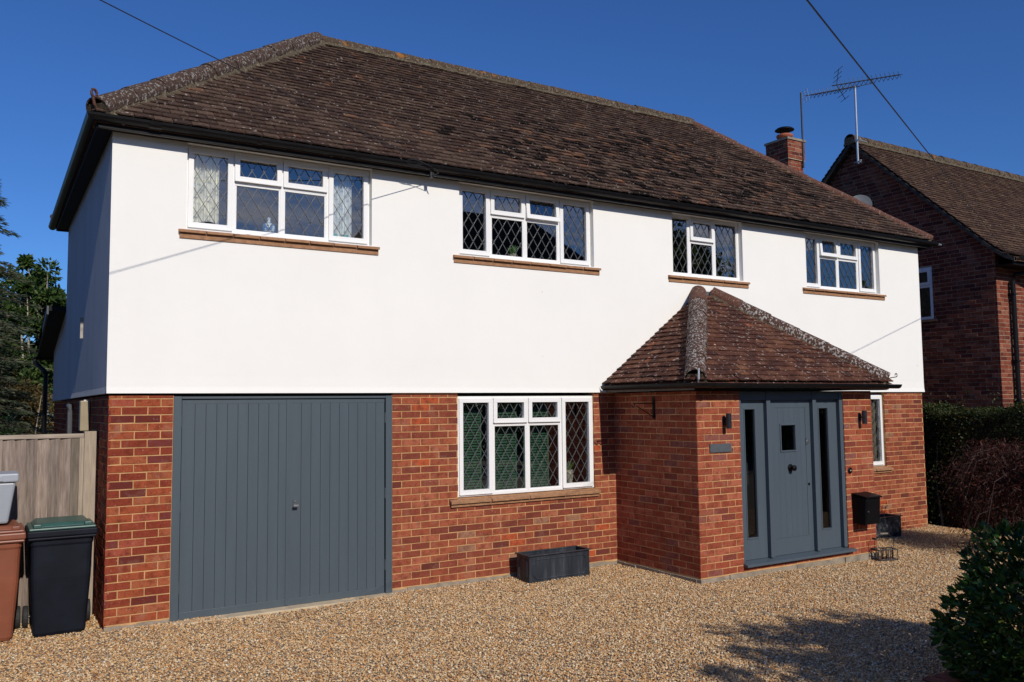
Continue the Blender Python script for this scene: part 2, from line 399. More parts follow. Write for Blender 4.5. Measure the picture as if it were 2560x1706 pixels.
# gravel drive: a bed sheet and loose stones
def bumpy(x, y): return .006*math.sin(3.1*x+1.3*y)+.005*math.sin(1.7*x-4.3*y+1)+.003*math.sin(9*x+7*y)
pv = []; pf = []; ids = {}
NX, NY, st = 128, 56, .11
for i in range(NX+1):
    for j in range(NY+1):
        x = -1.6+i*st; y = -5.9+j*st; y = min(y, .3 if x > -.02 else .76)
        ids[i, j] = len(pv); pv.append((x, y, gz(x)-.008+bumpy(x, y)))
# extend over the side passage
for i in range(NX):
    for j in range(NY):
        x = -1.6+(i+.5)*st; y = -5.9+(j+.5)*st
        if 5.9 < x < 8.8 and y > -1.38: continue
        if x > -.02 and y > .12: continue
        pf.append((ids[i, j], ids[i+1, j], ids[i+1, j+1], ids[i, j+1]))
drive = mk('gravel_drive', pv, pf, 'gravel_bed'); tag(drive, kind='stuff')
drive['label'] = 'tan and grey loose gravel covering the whole front drive'
# side passage gravel
pv = [(-1.6, .2, -.058), (0, .2, -.058), (0, .78, -.058), (-1.6, .78, -.058)]
sp = mk('gravel_drive', pv, [(0, 1, 2, 3)], 'gravel_bed'); tag(sp, kind='stuff')
peb = bpy.data.collections.new('pebbles')
import bmesh
for k in range(6):
    bm = bmesh.new(); bmesh.ops.create_icosphere(bm, subdivisions=1, radius=1)
    sx, sy, sz = random.uniform(.8, 1.3), random.uniform(.6, .95), random.uniform(.4, .65)
    for v in bm.verts:
        q = random.uniform(.78, 1.2); v.co = Vector((v.co.x*sx*q, v.co.y*sy*q, v.co.z*sz*q))
    me = bpy.data.meshes.new('pebble'); bm.to_mesh(me); bm.free(); me.materials.append(MATS['stone'])
    peb.objects.link(bpy.data.objects.new('pebble', me))
ng = bpy.data.node_groups.new('scatter_gravel', 'GeometryNodeTree')
ng.interface.new_socket('Geometry', in_out='INPUT', socket_type='NodeSocketGeometry')
ng.interface.new_socket('Geometry', in_out='OUTPUT', socket_type='NodeSocketGeometry')
N = ng.nodes; L = ng.links
gi = N.new('NodeGroupInput'); go = N.new('NodeGroupOutput'); dp = N.new('GeometryNodeDistributePointsOnFaces'); ip = N.new('GeometryNodeInstanceOnPoints')
ci = N.new('GeometryNodeCollectionInfo'); ci.inputs['Collection'].default_value = peb; ci.inputs['Separate Children'].default_value = True; ci.inputs['Reset Children'].default_value = True
jn = N.new('GeometryNodeJoinGeometry'); rr = N.new('FunctionNodeRandomValue'); rr.data_type = 'FLOAT_VECTOR'
rr.inputs[0].default_value = (-.5, -.5, 0); rr.inputs[1].default_value = (.5, .5, 6.28)
rs = N.new('FunctionNodeRandomValue'); rs.data_type = 'FLOAT'; rs.inputs[2].default_value = .005; rs.inputs[3].default_value = .0118
dp.inputs['Density'].default_value = 5600; ip.inputs['Pick Instance'].default_value = True
rz = N.new('FunctionNodeRandomValue'); rz.data_type = 'FLOAT_VECTOR'; rz.inputs[0].default_value = (0, 0, 0); rz.inputs[1].default_value = (0, 0, .014); rz.inputs['Seed'].default_value = 5
sp_ = N.new('GeometryNodeSetPosition')
L.new(gi.outputs[0], dp.inputs['Mesh']); L.new(dp.outputs['Points'], sp_.inputs['Geometry']); L.new(rz.outputs[0], sp_.inputs['Offset'])
L.new(sp_.outputs[0], ip.inputs['Points']); L.new(ci.outputs[0], ip.inputs['Instance'])
L.new(rr.outputs[0], ip.inputs['Rotation']); L.new(rs.outputs[1], ip.inputs['Scale'])
L.new(gi.outputs[0], jn.inputs[0]); L.new(ip.outputs[0], jn.inputs[0]); L.new(jn.outputs[0], go.inputs[0])
for o in (drive, sp):
    md = o.modifiers.new('scatter', 'NODES'); md.node_group = ng
# ================================================================== HOUSE
HX1 = 12.293; HY1 = 4.95; ZB = 2.07; ZT = 4.495
house = root('house', 'white rendered two-storey house with brick ground floor and brown hipped tile roof', 'house')
WINS = {  # x0,x1,z0,z1, mullions, transom, kinds
 'w1': (.635, 2.533, 3.655, 4.485, [1.09, 1.58, 2.065]), 'w2': (3.60, 5.515, 3.650, 4.485, [4.043, 4.535, 5.034]),
 'w3': (6.837, 8.160, 3.648, 4.485, [7.21, 7.675]), 'w4': (9.498, 11.262, 3.650, 4.485, [9.885, 10.325, 10.818]),
 'w5': (3.578, 5.488, .900, 2.030, [4.043, 4.525, 5.005]), 'w6': (9.75, 11.28, .900, 2.030, [10.22, 10.75])}
# front render sheet with openings and reveals, flared (bell-cast) at the foot
def wall_sheet(mb, x0, x1, z0, z1, holes, y, depth, flare=.011):
    X = sorted({x0, x1, *[h[0] for h in holes], *[h[1] for h in holes]}); Z = sorted({z0, z0+.06, z0+.16, z1, *[h[2] for h in holes], *[h[3] for h in holes]})
    for i in range(len(X)-1):
        for j in range(len(Z)-1):
            cx, cz = (X[i]+X[i+1])/2, (Z[j]+Z[j+1])/2
            if any(h[0] < cx < h[1] and h[2] < cz < h[3] for h in holes): continue
            ya = y-(flare if j == 0 else 0); yb = y-(flare*.25 if j == 0 else 0)
            if j == 1: ya = y-flare*.25
            mb.add([(X[i], ya, Z[j]), (X[i+1], ya, Z[j]), (X[i+1], yb, Z[j+1]), (X[i], yb, Z[j+1])], [(0, 1, 2, 3)])
    for a, b, c, d in holes:
        yb = y+depth
        mb.add([(a, y, c), (a, yb, c), (a, yb, d), (a, y, d)], [(0, 1, 2, 3)]); mb.add([(b, y, c), (b, y, d), (b, yb, d), (b, yb, c)], [(0, 1, 2, 3)])
        mb.add([(a, y, c), (b, y, c), (b, yb, c), (a, yb, c)], [(0, 1, 2, 3)]); mb.add([(a, y, d), (a, yb, d), (b, yb, d), (b, y, d)], [(0, 1, 2, 3)])
mb = MB(); uh = [WINS[k][:4] for k in ('w1', 'w2', 'w3', 'w4')]
uh = [(a, b, c-.005, ZT+.02 if 0 else 4.487) for a, b, c, d in uh]
wall_sheet(mb, -.025, HX1+.025, ZB, ZT+.05, uh, -.025, .13)
mb.add([(-.025, -.036, ZB), (HX1+.025, -.036, ZB), (HX1+.025, .02, ZB), (-.025, .02, ZB)], [(0, 3, 2, 1)])
mb.add([(HX1+.025, -.025, ZB), (HX1+.025, HY1, ZB), (HX1+.025, HY1, ZT+.05), (HX1+.025, -.025, ZT+.05)], [(0, 1, 2, 3)])
mb.add([(-.025, HY1, ZB), (HX1+.025, HY1, ZB), (HX1+.025, HY1, ZT+.05), (-.025, HY1, ZT+.05)], [(0, 3, 2, 1)])
mb.build('rendered_wall', 'white_render', house)
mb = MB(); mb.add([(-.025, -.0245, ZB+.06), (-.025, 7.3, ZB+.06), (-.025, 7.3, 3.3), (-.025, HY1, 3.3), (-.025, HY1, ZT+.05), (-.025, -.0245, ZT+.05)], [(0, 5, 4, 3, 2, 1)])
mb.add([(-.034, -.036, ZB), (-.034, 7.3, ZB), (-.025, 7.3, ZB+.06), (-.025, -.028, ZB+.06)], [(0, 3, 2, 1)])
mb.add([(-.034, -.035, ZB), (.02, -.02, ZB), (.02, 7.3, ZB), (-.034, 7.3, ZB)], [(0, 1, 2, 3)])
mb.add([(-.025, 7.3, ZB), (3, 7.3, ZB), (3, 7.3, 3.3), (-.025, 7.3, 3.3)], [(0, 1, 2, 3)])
mb.build('side_render', 'stained_grazed_render', house)
# inner shell: floors, back walls
mb = MB(); mb.box(.02, HX1-.02, .15, 4.8, 2.42, 2.50); mb.box(.02, HX1-.02, 3.0, 3.05, 2.5, 4.48); mb.box(.02, HX1-.02, .13, 4.85, 4.49, 4.53)
for x in (2.95, 6.2, 8.8): mb.box(x, x+.08, .13, 3.0, 2.5, 4.49)
mb.box(2.85, 8.9, 2.4, 2.45, -.1, 2.42); mb.box(8.9, HX1, 2.4, 2.45, -.1, 2.42); mb.box(2.85, 2.9, .12, 2.4, -.1, 2.42); mb.box(6.0, 6.05, .12, 2.4, -.1, 2.42); mb.box(9.2, 9.25, .12, 2.4, -.1, 2.42)
mb.build('inner_wall', 'interior', house)
mb = MB(); mb.box(.02, HX1, .13, 2.4, -.12, -.06); mb.build('inner_floor', 'interior_floor', house)
# mortar body of the brick storey
def mortar_sheet(mb, x0, x1, z0, z1, holes, y, depth): wall_sheet(mb, x0, x1, z0, z1, holes, y, depth, 0)
mb = MB()
mortar_sheet(mb, .005, .5575, -.2, 2.052, [], .0035, .1)
mb.box(.54, .5555, .008, .3, -.2, 2.05)
mb.add([(.005, .005, -.3), (.005, 7.3, -.3), (.005, 7.3, 2.052), (.005, .005, 2.052)], [(0, 3, 2, 1)])
mb.add([(.012, 7.3, -.3), (3, 7.3, -.3), (3, 7.3, 2.052), (.012, 7.3, 2.052)], [(0, 1, 2, 3)])
pier_wall = mb.build('brick_wall', 'mortar', house); mb = MB()
mortar_sheet(mb, 2.785, 5.86, -.2, 2.052, [(3.578, 5.488, .885, 2.2)], .0035, .1)
mb.box(2.778, 2.789, .006, .3, -.2, 2.05)
fw = mb.build('brick_wall', 'mortar', house); mb = MB()
mortar_sheet(mb, 8.85, HX1-.005, -.3, 2.052, [(9.75, 11.28, .885, 2.2)], .0035, .13)
mb.add([(HX1-.012, .012, -.3), (HX1-.012, HY1, -.3), (HX1-.012, HY1, 2.052), (HX1-.012, .012, 2.052)], [(0, 1, 2, 3)])
rwall = mb.build('brick_wall', 'mortar', house)
# concrete footing
mb = MB()
for x0, x1 in ((.004, .553), (2.78, 5.81)):
    mb = MB(); n = int((x1-x0)/.18)+1
    for i in range(n):
        a = x0+(x1-x0)*i/n; b = x0+(x1-x0)*(i+1)/n
        mb.box(a-.002, b+.002, -.004-random.uniform(.0, .012)-.0011*(i % 2), .05, -.2, -.012+random.uniform(-.012, .004))
    mb.build('footing', 'concrete', house, bevel=.004)
th_ = MB(); th_.box(.55, 2.785, -.13, .06, -.2, -.042); th_.build('threshold', 'threshold_cement', house, bevel=.004)
A = lay((0, 0, 0), (1, 0, 0), (0, -1, 0), .552, 0, 28, start_half=0, top=2.052)
mats_o = A + lay((0, 0, 0), (0, 1, 0), (-1, 0, 0), 7.28, -1, 28, start_half=1, top=2.052)
# facing of the side wall: lay() goes along +y with out = -x
B = lay((2.785, 0, 0), (1, 0, 0), (0, -1, 0), 3.031, 0, 28, holes=[(.793, 2.703, .845, 2.2)], start_half=1, top=2.052)
Cc = lay((8.897, 0, 0), (1, 0, 0), (0, -1, 0), HX1-8.897, -3, 28, holes=[(.853, 2.383, .845, 2.2)], start_half=1, top=2.052)
def score_brick(M):
    c = M[:3, 3]+.5*M[:3, 0]+.5*M[:3, 2]; px, py, z = pix(c)
    if z <= 0 or not (0 < px < 2560 and 0 < py < 1706): return -1
    n = -M[:3, 1]/np.linalg.norm(M[:3, 1]); d = CAM-c; dn = np.linalg.norm(d)
    f = n@d/dn
    if f <= 0: return -1
    return f*np.linalg.norm(M[:3, 0])*np.linalg.norm(M[:3, 2])/dn**2
place('brick', BRICK, mats_o, pier_wall, 'brick_orange_single', 'brick_orange_mass', 85, score_brick)
place('brick', BRICK, B, fw, 'brick_brown_single', 'brick_brown_mass', 215, score_brick)
place('brick', BRICK, Cc, rwall, 'brick_brown_single', 'brick_brown_mass', 0, score_brick)
# ---------------- windows
def bar(mb, p, q, wd, y0, y1):
    d = np.array([q[0]-p[0], q[1]-p[1]]); l = np.linalg.norm(d)
    if l < .005: return
    n = np.array([-d[1], d[0]])/l*wd/2
    c = [(p[0]+n[0], p[1]+n[1]), (p[0]-n[0], p[1]-n[1]), (q[0]-n[0], q[1]-n[1]), (q[0]+n[0], q[1]+n[1])]
    mb.add([(x, y0, z) for x, z in c]+[(x, y1, z) for x, z in c], [(0, 1, 2, 3), (0, 4, 5, 1), (2, 6, 7, 3), (1, 5, 6, 2), (3, 7, 4, 0)])
def lattice(mb, x0, x1, z0, z1, y, dx=.122, dz=.195):
    k = dz/dx; cx = (x0+x1)/2; n = int((x1-x0+(z1-z0)/k)/dx)+3
    for s in (1, -1):
        for i in range(-n, n+1):
            # z = s*k*(x-c)+z0+dz/2 ; clip
            c = cx+i*dx; pts = []
            f = lambda x: s*k*(x-c)+z1
            xa, xb = x0, x1
            za, zb = f(xa), f(xb)
            lo, hi = (xa, za), (xb, zb)
            def clip(p, q):
                (ax, az), (bx, bz) = p, q
                if az == bz: return None
                t0, t1 = 0., 1.
                for lim, sg in ((z0, 1), (z1, -1)):
                    da = sg*(az-lim); db = sg*(bz-lim)
                    if da < 0 and db < 0: return None
                    if da < 0: t0 = max(t0, da/(da-db))
                    if db < 0: t1 = min(t1, da/(da-db))
                if t0 >= t1: return None
                return (ax+(bx-ax)*t0, az+(bz-az)*t0), (ax+(bx-ax)*t1, az+(bz-az)*t1)
            r = clip(lo, hi)
            if r: bar(mb, r[0], r[1], .0055, y-.003, y+.001)
def tilt(mb, zt, yt, ang):
    c, s = math.cos(ang), math.sin(ang)
    mb.v = [(x, yt+(y-yt)*c+(z-zt)*s, zt+(z-zt)*c-(y-yt)*s) for x, y, z in mb.v]
def ring(mb, x0, x1, z0, z1, wd, y0, y1):
    mb.box(x0, x1, y0, y1, z0, z0+wd); mb.box(x0, x1, y0, y1, z1-wd, z1)
    mb.box(x0, x0+wd, y0+.0015, y1-.001, z0+wd, z1-wd); mb.box(x1-wd, x1, y0+.0015, y1-.001, z0+wd, z1-wd)
def window(key, tz, opened=(), y=.045, plan=None):
    x0, x1, z0, z1, mu = WINS[key]
    fr = MB(); ring(fr, x0, x1, z0, z1, .035, y, y+.06)
    cols = [x0]+list(mu)+[x1]; n = len(cols)-1
    for m_ in mu: fr.box(m_-.02, m_+.02, y+.003, y+.055, z0+.035, z1-.035)
    cells = []
    for i in range(n):
        a = cols[i]+(.035 if i == 0 else .02)-.012; b = cols[i+1]-(.035 if i == n-1 else .02)+.012
        kind = plan[i]
        if kind == 'S': cells.append((a, b, z0+.023, z1-.023, 'sash', i))
        if kind == 'F': cells.append((a, b, z0+.023, z1-.023, 'fixed', i))
        if kind == 'T':
            fr.box(cols[i]+.021, cols[i+1]-.021, y+.004, y+.054, tz-.02, tz+.02)
            cells.append((a, b, tz+.008, z1-.023, 'top', i)); cells.append((a, b, z0+.023, tz-.008, 'fixed', i))
    f = fr.build('window', 'pvc_white', house, bevel=.004)
    for a, b, c, d, kind, i in cells:
        wd = .05 if kind != 'fixed' else .026; yy = y-.018 if kind != 'fixed' else y+.006
        s = MB(); ring(s, a, b, c, d, wd, yy, y+.03)
        if kind != 'fixed': s.box(a+.004, b-.004, yy-.004, yy-.0005, c-.004, c+.012)
        p = MB(); p.add([(a+wd-.004, y+.02, c+wd-.004), (b-wd+.004, y+.02, c+wd-.004), (b-wd+.004, y+.02, d-wd+.004), (a+wd-.004, y+.02, d-wd+.004)], [(0, 1, 2, 3)])
        l = MB(); lattice(l, a+wd, b-wd, c+wd, d-wd, y+.017)
        ang = 0
        if kind == 'top': ang = R(opened[i]) if isinstance(opened, dict) and i in opened else 0
        if ang:
            for q in (s, p, l): tilt(q, d, yy, ang)
        s.build('sash', 'pvc_white', f, bevel=.004); p.build('pane', 'pane_glass', f); l.build('lead_lattice', 'lead_came', f)
    return f
window('w1', 4.178, {1: 2.0}, plan='STTS'); window('w2', 4.168, {2: 5}, plan='STTS'); window('w3', 4.150, {1: 1.0}, plan='FTF')
window('w4', 4.158, {1: 5}, plan='STTS'); window('w5', 1.715, {}, y=.022, plan='STTS'); window('w6', 1.715, {}, plan='STS')
# tiled sills: each tile a part
def sill(x0, x1, zt, y_out, y_in, n, drop=.02, th=.028):
    sl = MB(); sl.box(x0+.01, x1-.01, y_out+.03, y_in, zt-.10, zt-.035); s = sl.build('window_sill', 'sill_tile', house)
    wd = (x1-x0)/n
    for i in range(n):
        a = x0+i*wd; b = a+wd-.006; j = random.uniform(-.004, .004)
        m_ = MB(); m_.hexa([(a, y_out+j, zt-drop-th), (b, y_out+j, zt-drop-th+random.uniform(-.003, .003)), (b, y_in, zt-th), (a, y_in, zt-th), (a, y_out+j, zt-drop), (b, y_out+j, zt-drop+.002), (b, y_in, zt), (a, y_in, zt)])
        m_.build('sill_tile', 'sill_tile', s, bevel=.003)
sill(.565, 2.615, 3.652, -.068, .05, 8); sill(3.515, 5.60, 3.647, -.068, .05, 8); sill(6.74, 8.26, 3.645, -.068, .05, 6); sill(9.40, 11.37, 3.647, -.068, .05, 8)
sill(3.47, 5.545, .898, -.055, .05, 4, .035, .03); sill(9.68, 11.37, .898, -.055, .06, 4, .035, .03)
# ---------------- eaves, fascia, soffit
XL, XR, YF, YB = -.2, 12.5, -.2, HY1+.2
mb = MB(); mb.box(XL+.03, XR-.03, YF+.035, -.03, 4.487, 4.4935); mb.box(XL+.03, -.03, -.03, YB-.03, 4.487, 4.4935); mb.box(HX1+.03, XR-.03, -.03, YB-.03, 4.487, 4.4935)
mb.build('soffit', 'black_board', house)
mb = MB(); mb.box(XL+.04, XR-.04, YF+.03, YF+.05, 4.472, 4.60); mb.box(XL+.03, XL+.05, YF+.05, YB-.04, 4.472, 4.60); mb.box(XR-.05, XR-.03, YF+.05, YB-.04, 4.472, 4.60); mb.box(XL+.05, XR-.05, YB-.05, YB-.03, 4.472, 4.60)
mb.build('fascia', 'black_board', house)
mb = MB(); mb.box(XL+.045, XR-.045, YF+.0505, YF+.062, 4.473, 4.487); mb.build('fascia_bead', 'pale_board', house)
def gutter(pts, r, parent, name='gutter', z=0):
    """half-round gutter swept along xy points"""
    P = [np.array([p[0], p[1], p[2]], float) for p in pts]; prof = [(math.cos(a)*r, -math.sin(a)*r) for a in np.linspace(0, math.pi, 9)]
    prof2 = [(math.cos(a)*(r-.004), -math.sin(a)*(r-.004)) for a in np.linspace(math.pi, 0, 9)]
    prof = prof+prof2; k = len(prof); vs = []; fs = []
    for i, p in enumerate(P):
        a = P[max(0, i-1)]; b = P[min(len(P)-1, i+1)]
        d0 = (p-a) if i else (b-p); d1 = (b-p) if i < len(P)-1 else (p-a)
        n0 = np.array([d0[1], -d0[0], 0]); n0 /= np.linalg.norm(n0); n1 = np.array([d1[1], -d1[0], 0]); n1 /= np.linalg.norm(n1)
        n = n0+n1; n /= np.linalg.norm(n); n /= max(.3, n@n0)
        vs += [p+n*u+np.array([0, 0, v]) for u, v in prof]
    for i in range(len(P)-1):
        for j in range(k):
            fs.append((i*k+j, i*k+(j+1) % k, (i+1)*k+(j+1) % k, (i+1)*k+j))
    fs += [tuple(range(k)), tuple(range((len(P)-1)*k, len(P)*k))[::-1]]
    return MB().add(vs, fs).build(name, 'black_gutter', parent)
gutter([(XL-.008, YB+.1, 4.56), (XL-.008, YF-.008, 4.575), (XR+.06, YF-.008, 4.562)], .056, house)
for i, x in enumerate(np.arange(.35, 12.4, .93)):
    m_ = MB(); x += random.uniform(-.1, .1); yc = YF-.008
    wdt = .02 if i % 4 else .055
    for a0 in np.linspace(0, math.pi, 7)[:-1]:
        a1 = a0+math.pi/6; r_ = .0605
        m_.add([(x-wdt, yc-math.cos(a0)*r_, 4.573-math.sin(a0)*r_), (x+wdt, yc-math.cos(a0)*r_, 4.573-math.sin(a0)*r_), (x+wdt, yc-math.cos(a1)*r_, 4.573-math.sin(a1)*r_), (x-wdt, yc-math.cos(a1)*r_, 4.573-math.sin(a1)*r_)], [(0, 1, 2, 3)])
    m_.build('gutter_clip', 'black_gutter', house)
m_ = MB(); m_.tube([(XR+.055, YF-.008, 4.545), (XR+.17, YF-.03, 4.535)], [.035, .012], 8); m_.build('gutter_end', 'dish_grey', house)
# ---------------- roofs
ZE, ZR, YR = 4.60, 6.905, 2.475
RL, RRx = 2.745, 9.60
roof = MB(); e = .03
P = [(XL, YF, ZE-e), (XR, YF, ZE-e), (XR, YB, ZE-e), (XL, YB, ZE-e), (RL, YR, ZR-e), (RRx, YR, ZR-e), (XL, YF, ZE-.09), (XR, YF, ZE-.09), (XR, YB, ZE-.09), (XL, YB, ZE-.09)]
roof.add(P, [(0, 1, 5, 4), (1, 2, 5), (2, 3, 4, 5), (3, 0, 4), (6, 7, 1, 0), (7, 8, 2, 1), (8, 9, 3, 2), (9, 6, 0, 3), (6, 9, 8, 7)])
main_roof = roof.build('roof', 'roof_tile_1', house)
def tile_units(n=6, th=.013, cam_=.05):
    out = []
    for k in range(n):
        j = lambda a: random.uniform(-a, a)
        # x 0..1 width, y 0..1 up slope, z thickness in metres/..: z scale 1 = metres
        V = [(0, 0, j(.0015)), (.5, -.01+j(.02), .002), (1, 0, j(.0015)), (0, 1, -.012), (1, 1, -.012), (.01, j(.02), th+j(.003)), (.5, -.01+j(.03), th+.003+j(.002)), (.99, j(.02), th+j(.003)), (0, 1, 0), (.5, 1, .002), (1, 1, 0)]
        F = [(5, 6, 9, 8), (6, 7, 10, 9), (0, 1, 6, 5), (1, 2, 7, 6), (0, 5, 8, 3), (2, 4, 10, 7)]
        out.append((V, F))
    return out
TILES = tile_units()
def tile_slope(p0, p1, q0, q1, gauge=.1, wd=.168, rough=None, r0=0):
    """p0->p1 eave edge, q0->q1 upper edge (points); returns matrices"""
    p0, p1, q0, q1 = [np.array(a, float) for a in (p0, p1, q0, q1)]
    u = (p1-p0)/np.linalg.norm(p1-p0); mid = (q0+q1)/2-(p0+p1)/2; v = mid-u*(mid@u); H = np.linalg.norm(v); v /= H; n = np.cross(u, v)
    if n[2] < 0: n = -n
    L0 = (q0-p0)@u; L1 = (q1-p0)@u; W = (p1-p0)@u; mats = []
    rows = int(H/gauge)
    for r in range(rows):
        t = (r*gauge+gauge*.4)/H; a = L0*t; b = W+(L1-W)*t
        x = -wd*(1 if r % 2 else 1.5)-2*wd*0
        x = math.floor(a/wd)*wd-(wd/2 if r % 2 else 0)-wd
        while x < b:
            x0, x1 = max(x, a-.02), min(x+wd-.004, b+.02); x += wd
            if x1-x0 < .03: continue
            o = p0+u*x0+v*(r*gauge-.012)
            k = rough(o) if rough else 0
            jit = random.gauss(0, 1)
            if k > .1 and random.random() < k*.75:
                cut = random.uniform(.01, .055)*k*1.2; x0, x1 = (x0+cut, x1) if random.random() < .5 else (x0, x1-cut); o = p0+u*x0+v*(r*gauge-.012)
            o = o+n*(.004+abs(random.gauss(0, .002))+k*abs(random.gauss(0, .004)))+v*(random.gauss(0, .002)+k*abs(random.gauss(0, .016)))
            tilt_ = random.gauss(0, .006)+k*random.gauss(0, .02)
            lift = .10+k*random.uniform(-.03, .14)
            vv = v-n*(lift-.0)*.0+n*0; vv = v-n*.06-n*k*random.uniform(0, .02)
            mats.append(frame(o+n*.006, u+n*tilt_+v*random.gauss(0, .006+.02*k), vv, n, (x1-x0, gauge*1.12, 1)))
    return mats
def roughness0(o):      # the worn, spalled area of the front slope
    d = ((o[0]-7.6-.4*(o[2]-5.2))/2.6)**2+((o[2]-5.3)/.75)**2
    base = max(0, 1.15-d) if d < 1.15 else 0
    return min(1, base*1.2)*(.45+.55*(math.sin(o[0]*5.1+o[2]*9)*.5+.5))
def roughness(o):
    d = ((o[0]-7.4-.5*(o[2]-5.2))/3.6)**2+((o[2]-5.25)/.95)**2
    return max(0, min(1, 1.25-d))*(.35+.65*(math.sin(o[0]*7.1+o[2]*11)*math.sin(o[0]*3.3-o[2]*8)*.5+.5))
def score_tile(M):
    c = M[:3, 3]; px, py, z = pix(c)
    if z <= 0 or not (0 < px < 2560 and 0 < py < 1706): return -1
    n = M[:3, 2]; d = CAM-c; dn = np.linalg.norm(d); f = n@d/dn
    if f <= 0: return -1
    return f*np.linalg.norm(M[:3, 0])/dn**2
def _r(o): return roughness(o)*.75+.05
F_ = tile_slope((XL, YF, ZE), (XR, YF, ZE), (RL, YR, ZR), (RRx, YR, ZR), rough=_r)
rn = []
for M_ in F_:
    k_ = roughness(M_[:3, 3]); q_ = random.random(); rn.append(.995 if q_ < .30*k_ else (.978 if q_ < .46*k_ else random.random()*.97))
place('roof_tile', TILES, F_, main_roof, 'roof_tile_0', 'roof_tile_1', 300, score_tile, rn)
S_ = tile_slope((XL, YB, ZE), (XL, YF, ZE), (RL, YR, ZR), (RL, YR, ZR))+tile_slope((XR, YF, ZE), (XR, YB, ZE), (RRx, YR, ZR), (RRx, YR, ZR))
place('roof_tile', TILES, S_, main_roof, 'roof_tile_0', 'roof_tile_1', 0)
# half round ridge and hip tiles, each one a part, on a mortar bed
def cap_unit(r, n=10, th=.014, arc=1.12):
    V = []; F = []
    an = np.linspace(-math.pi/2*arc, math.pi/2*arc, n+1)
    for y, rr_ in ((0, r*1.07), (1, r*.96)):
        for a in an: V.append((math.sin(a)*rr_, y, math.cos(a)*rr_))
        for a in an: V.append((math.sin(a)*(rr_-th), y, math.cos(a)*(rr_-th)))
    k = n+1
    for i in range(n):
        F.append((i, i+1, 2*k+i+1, 2*k+i)); F.append((k+i, 3*k+i, 3*k+i+1, k+i+1)); F.append((i, k+i, k+i+1, i+1)); F.append((2*k+i, 2*k+i+1, 3*k+i+1, 3*k+i))
    for i in (0, n): F.append((i, 2*k+i, 3*k+i, k+i))
    return V, F
def caps(a, b, r, parent, mat_name, name, step=.44, sink=.03, bed=True, mats=None, bedmat='bedding'):
    a = np.array(a, float); b = np.array(b, float); d = b-a; Ln = np.linalg.norm(d); d /= Ln
    side = np.cross(d, (0, 0, 1)); side /= np.linalg.norm(side); up = np.cross(side, d); n = max(1, round(Ln/step))
    V, F = cap_unit(r); meshes = {}
    for i in range(n):
        mn = mats(i, n) if mats else mat_name
        if mn not in meshes:
            me = bpy.data.meshes.new(name); me.from_pydata([tuple(v) for v in V], [], F); me.materials.append(MATS[mn]); me.update()
            me.polygons.foreach_set('use_smooth', [False]*len(me.polygons)); meshes[mn] = me
        o = bpy.data.objects.new(name, meshes[mn]); link(o, parent); ORG[o.name] = np.zeros(3)
        M = frame(a+d*(Ln*i/n)+up*(-sink+random.uniform(-.004, .004))-world_org(parent), side+up*random.uniform(-.03, .03), d+up*.012, up, (1, Ln/n*1.02, 1)); o.matrix_local = Matrix(M.tolist())
    if bed:
        m_ = MB(); seg = int(Ln/.06); pv = []
        for i in range(seg+1):
            p = a+d*(Ln*i/seg)
            w_ = r*1.22+random.uniform(-.012, .012)
            for s in (-1, 1): pv += [p+side*s*w_*.55+up*(r*.25), p+side*s*w_-up*(r*.98)]
            if i:
                k = 4*(i-1); m_.add([pv[k], pv[k+1], pv[k+5], pv[k+4]], [(0, 1, 2, 3)]); m_.add([pv[k+2], pv[k+3], pv[k+7], pv[k+6]], [(0, 3, 2, 1)])
        k = 0; m_.add([pv[0], pv[1], pv[3], pv[2]], [(0, 1, 2, 3)])
        m_.build('mortar_bed', bedmat, parent)
caps((XL+.02, YF+.02, ZE+.05), (RL, YR, ZR+.045), .115, main_roof, 'hip_lichen', 'hip_tile')
caps((XR-.02, YF+.02, ZE+.03), (RRx, YR, ZR+.02), .085, main_roof, 'hip_red', 'hip_tile')
caps((XL+.02, YB-.02, ZE+.04), (RL, YR, ZR+.04), .11, main_roof, 'hip_lichen', 'hip_tile')
caps((XR-.02, YB-.02, ZE+.04), (RRx, YR, ZR+.02), .10, main_roof, 'hip_lichen', 'hip_tile')
caps((RL-.02, YR, ZR+.035), (RRx+.02, YR, ZR+.035), .092, main_roof, 'ridge_lichen', 'ridge_tile')
# rusty hip iron scroll
m_ = MB(); pts = [(-.16, -.17, 4.60), (-.20, -.21, 4.66), (-.215, -.225, 4.72)]+[(-.205+.035*math.cos(a)*.7, -.215+.035*math.cos(a)*.7, 4.76+.035*math.sin(a)) for a in np.linspace(3.6, -1.6, 9)]
m_.tube(pts, .013, 7); m_.build('hip_iron', 'rusty_iron', main_roof)
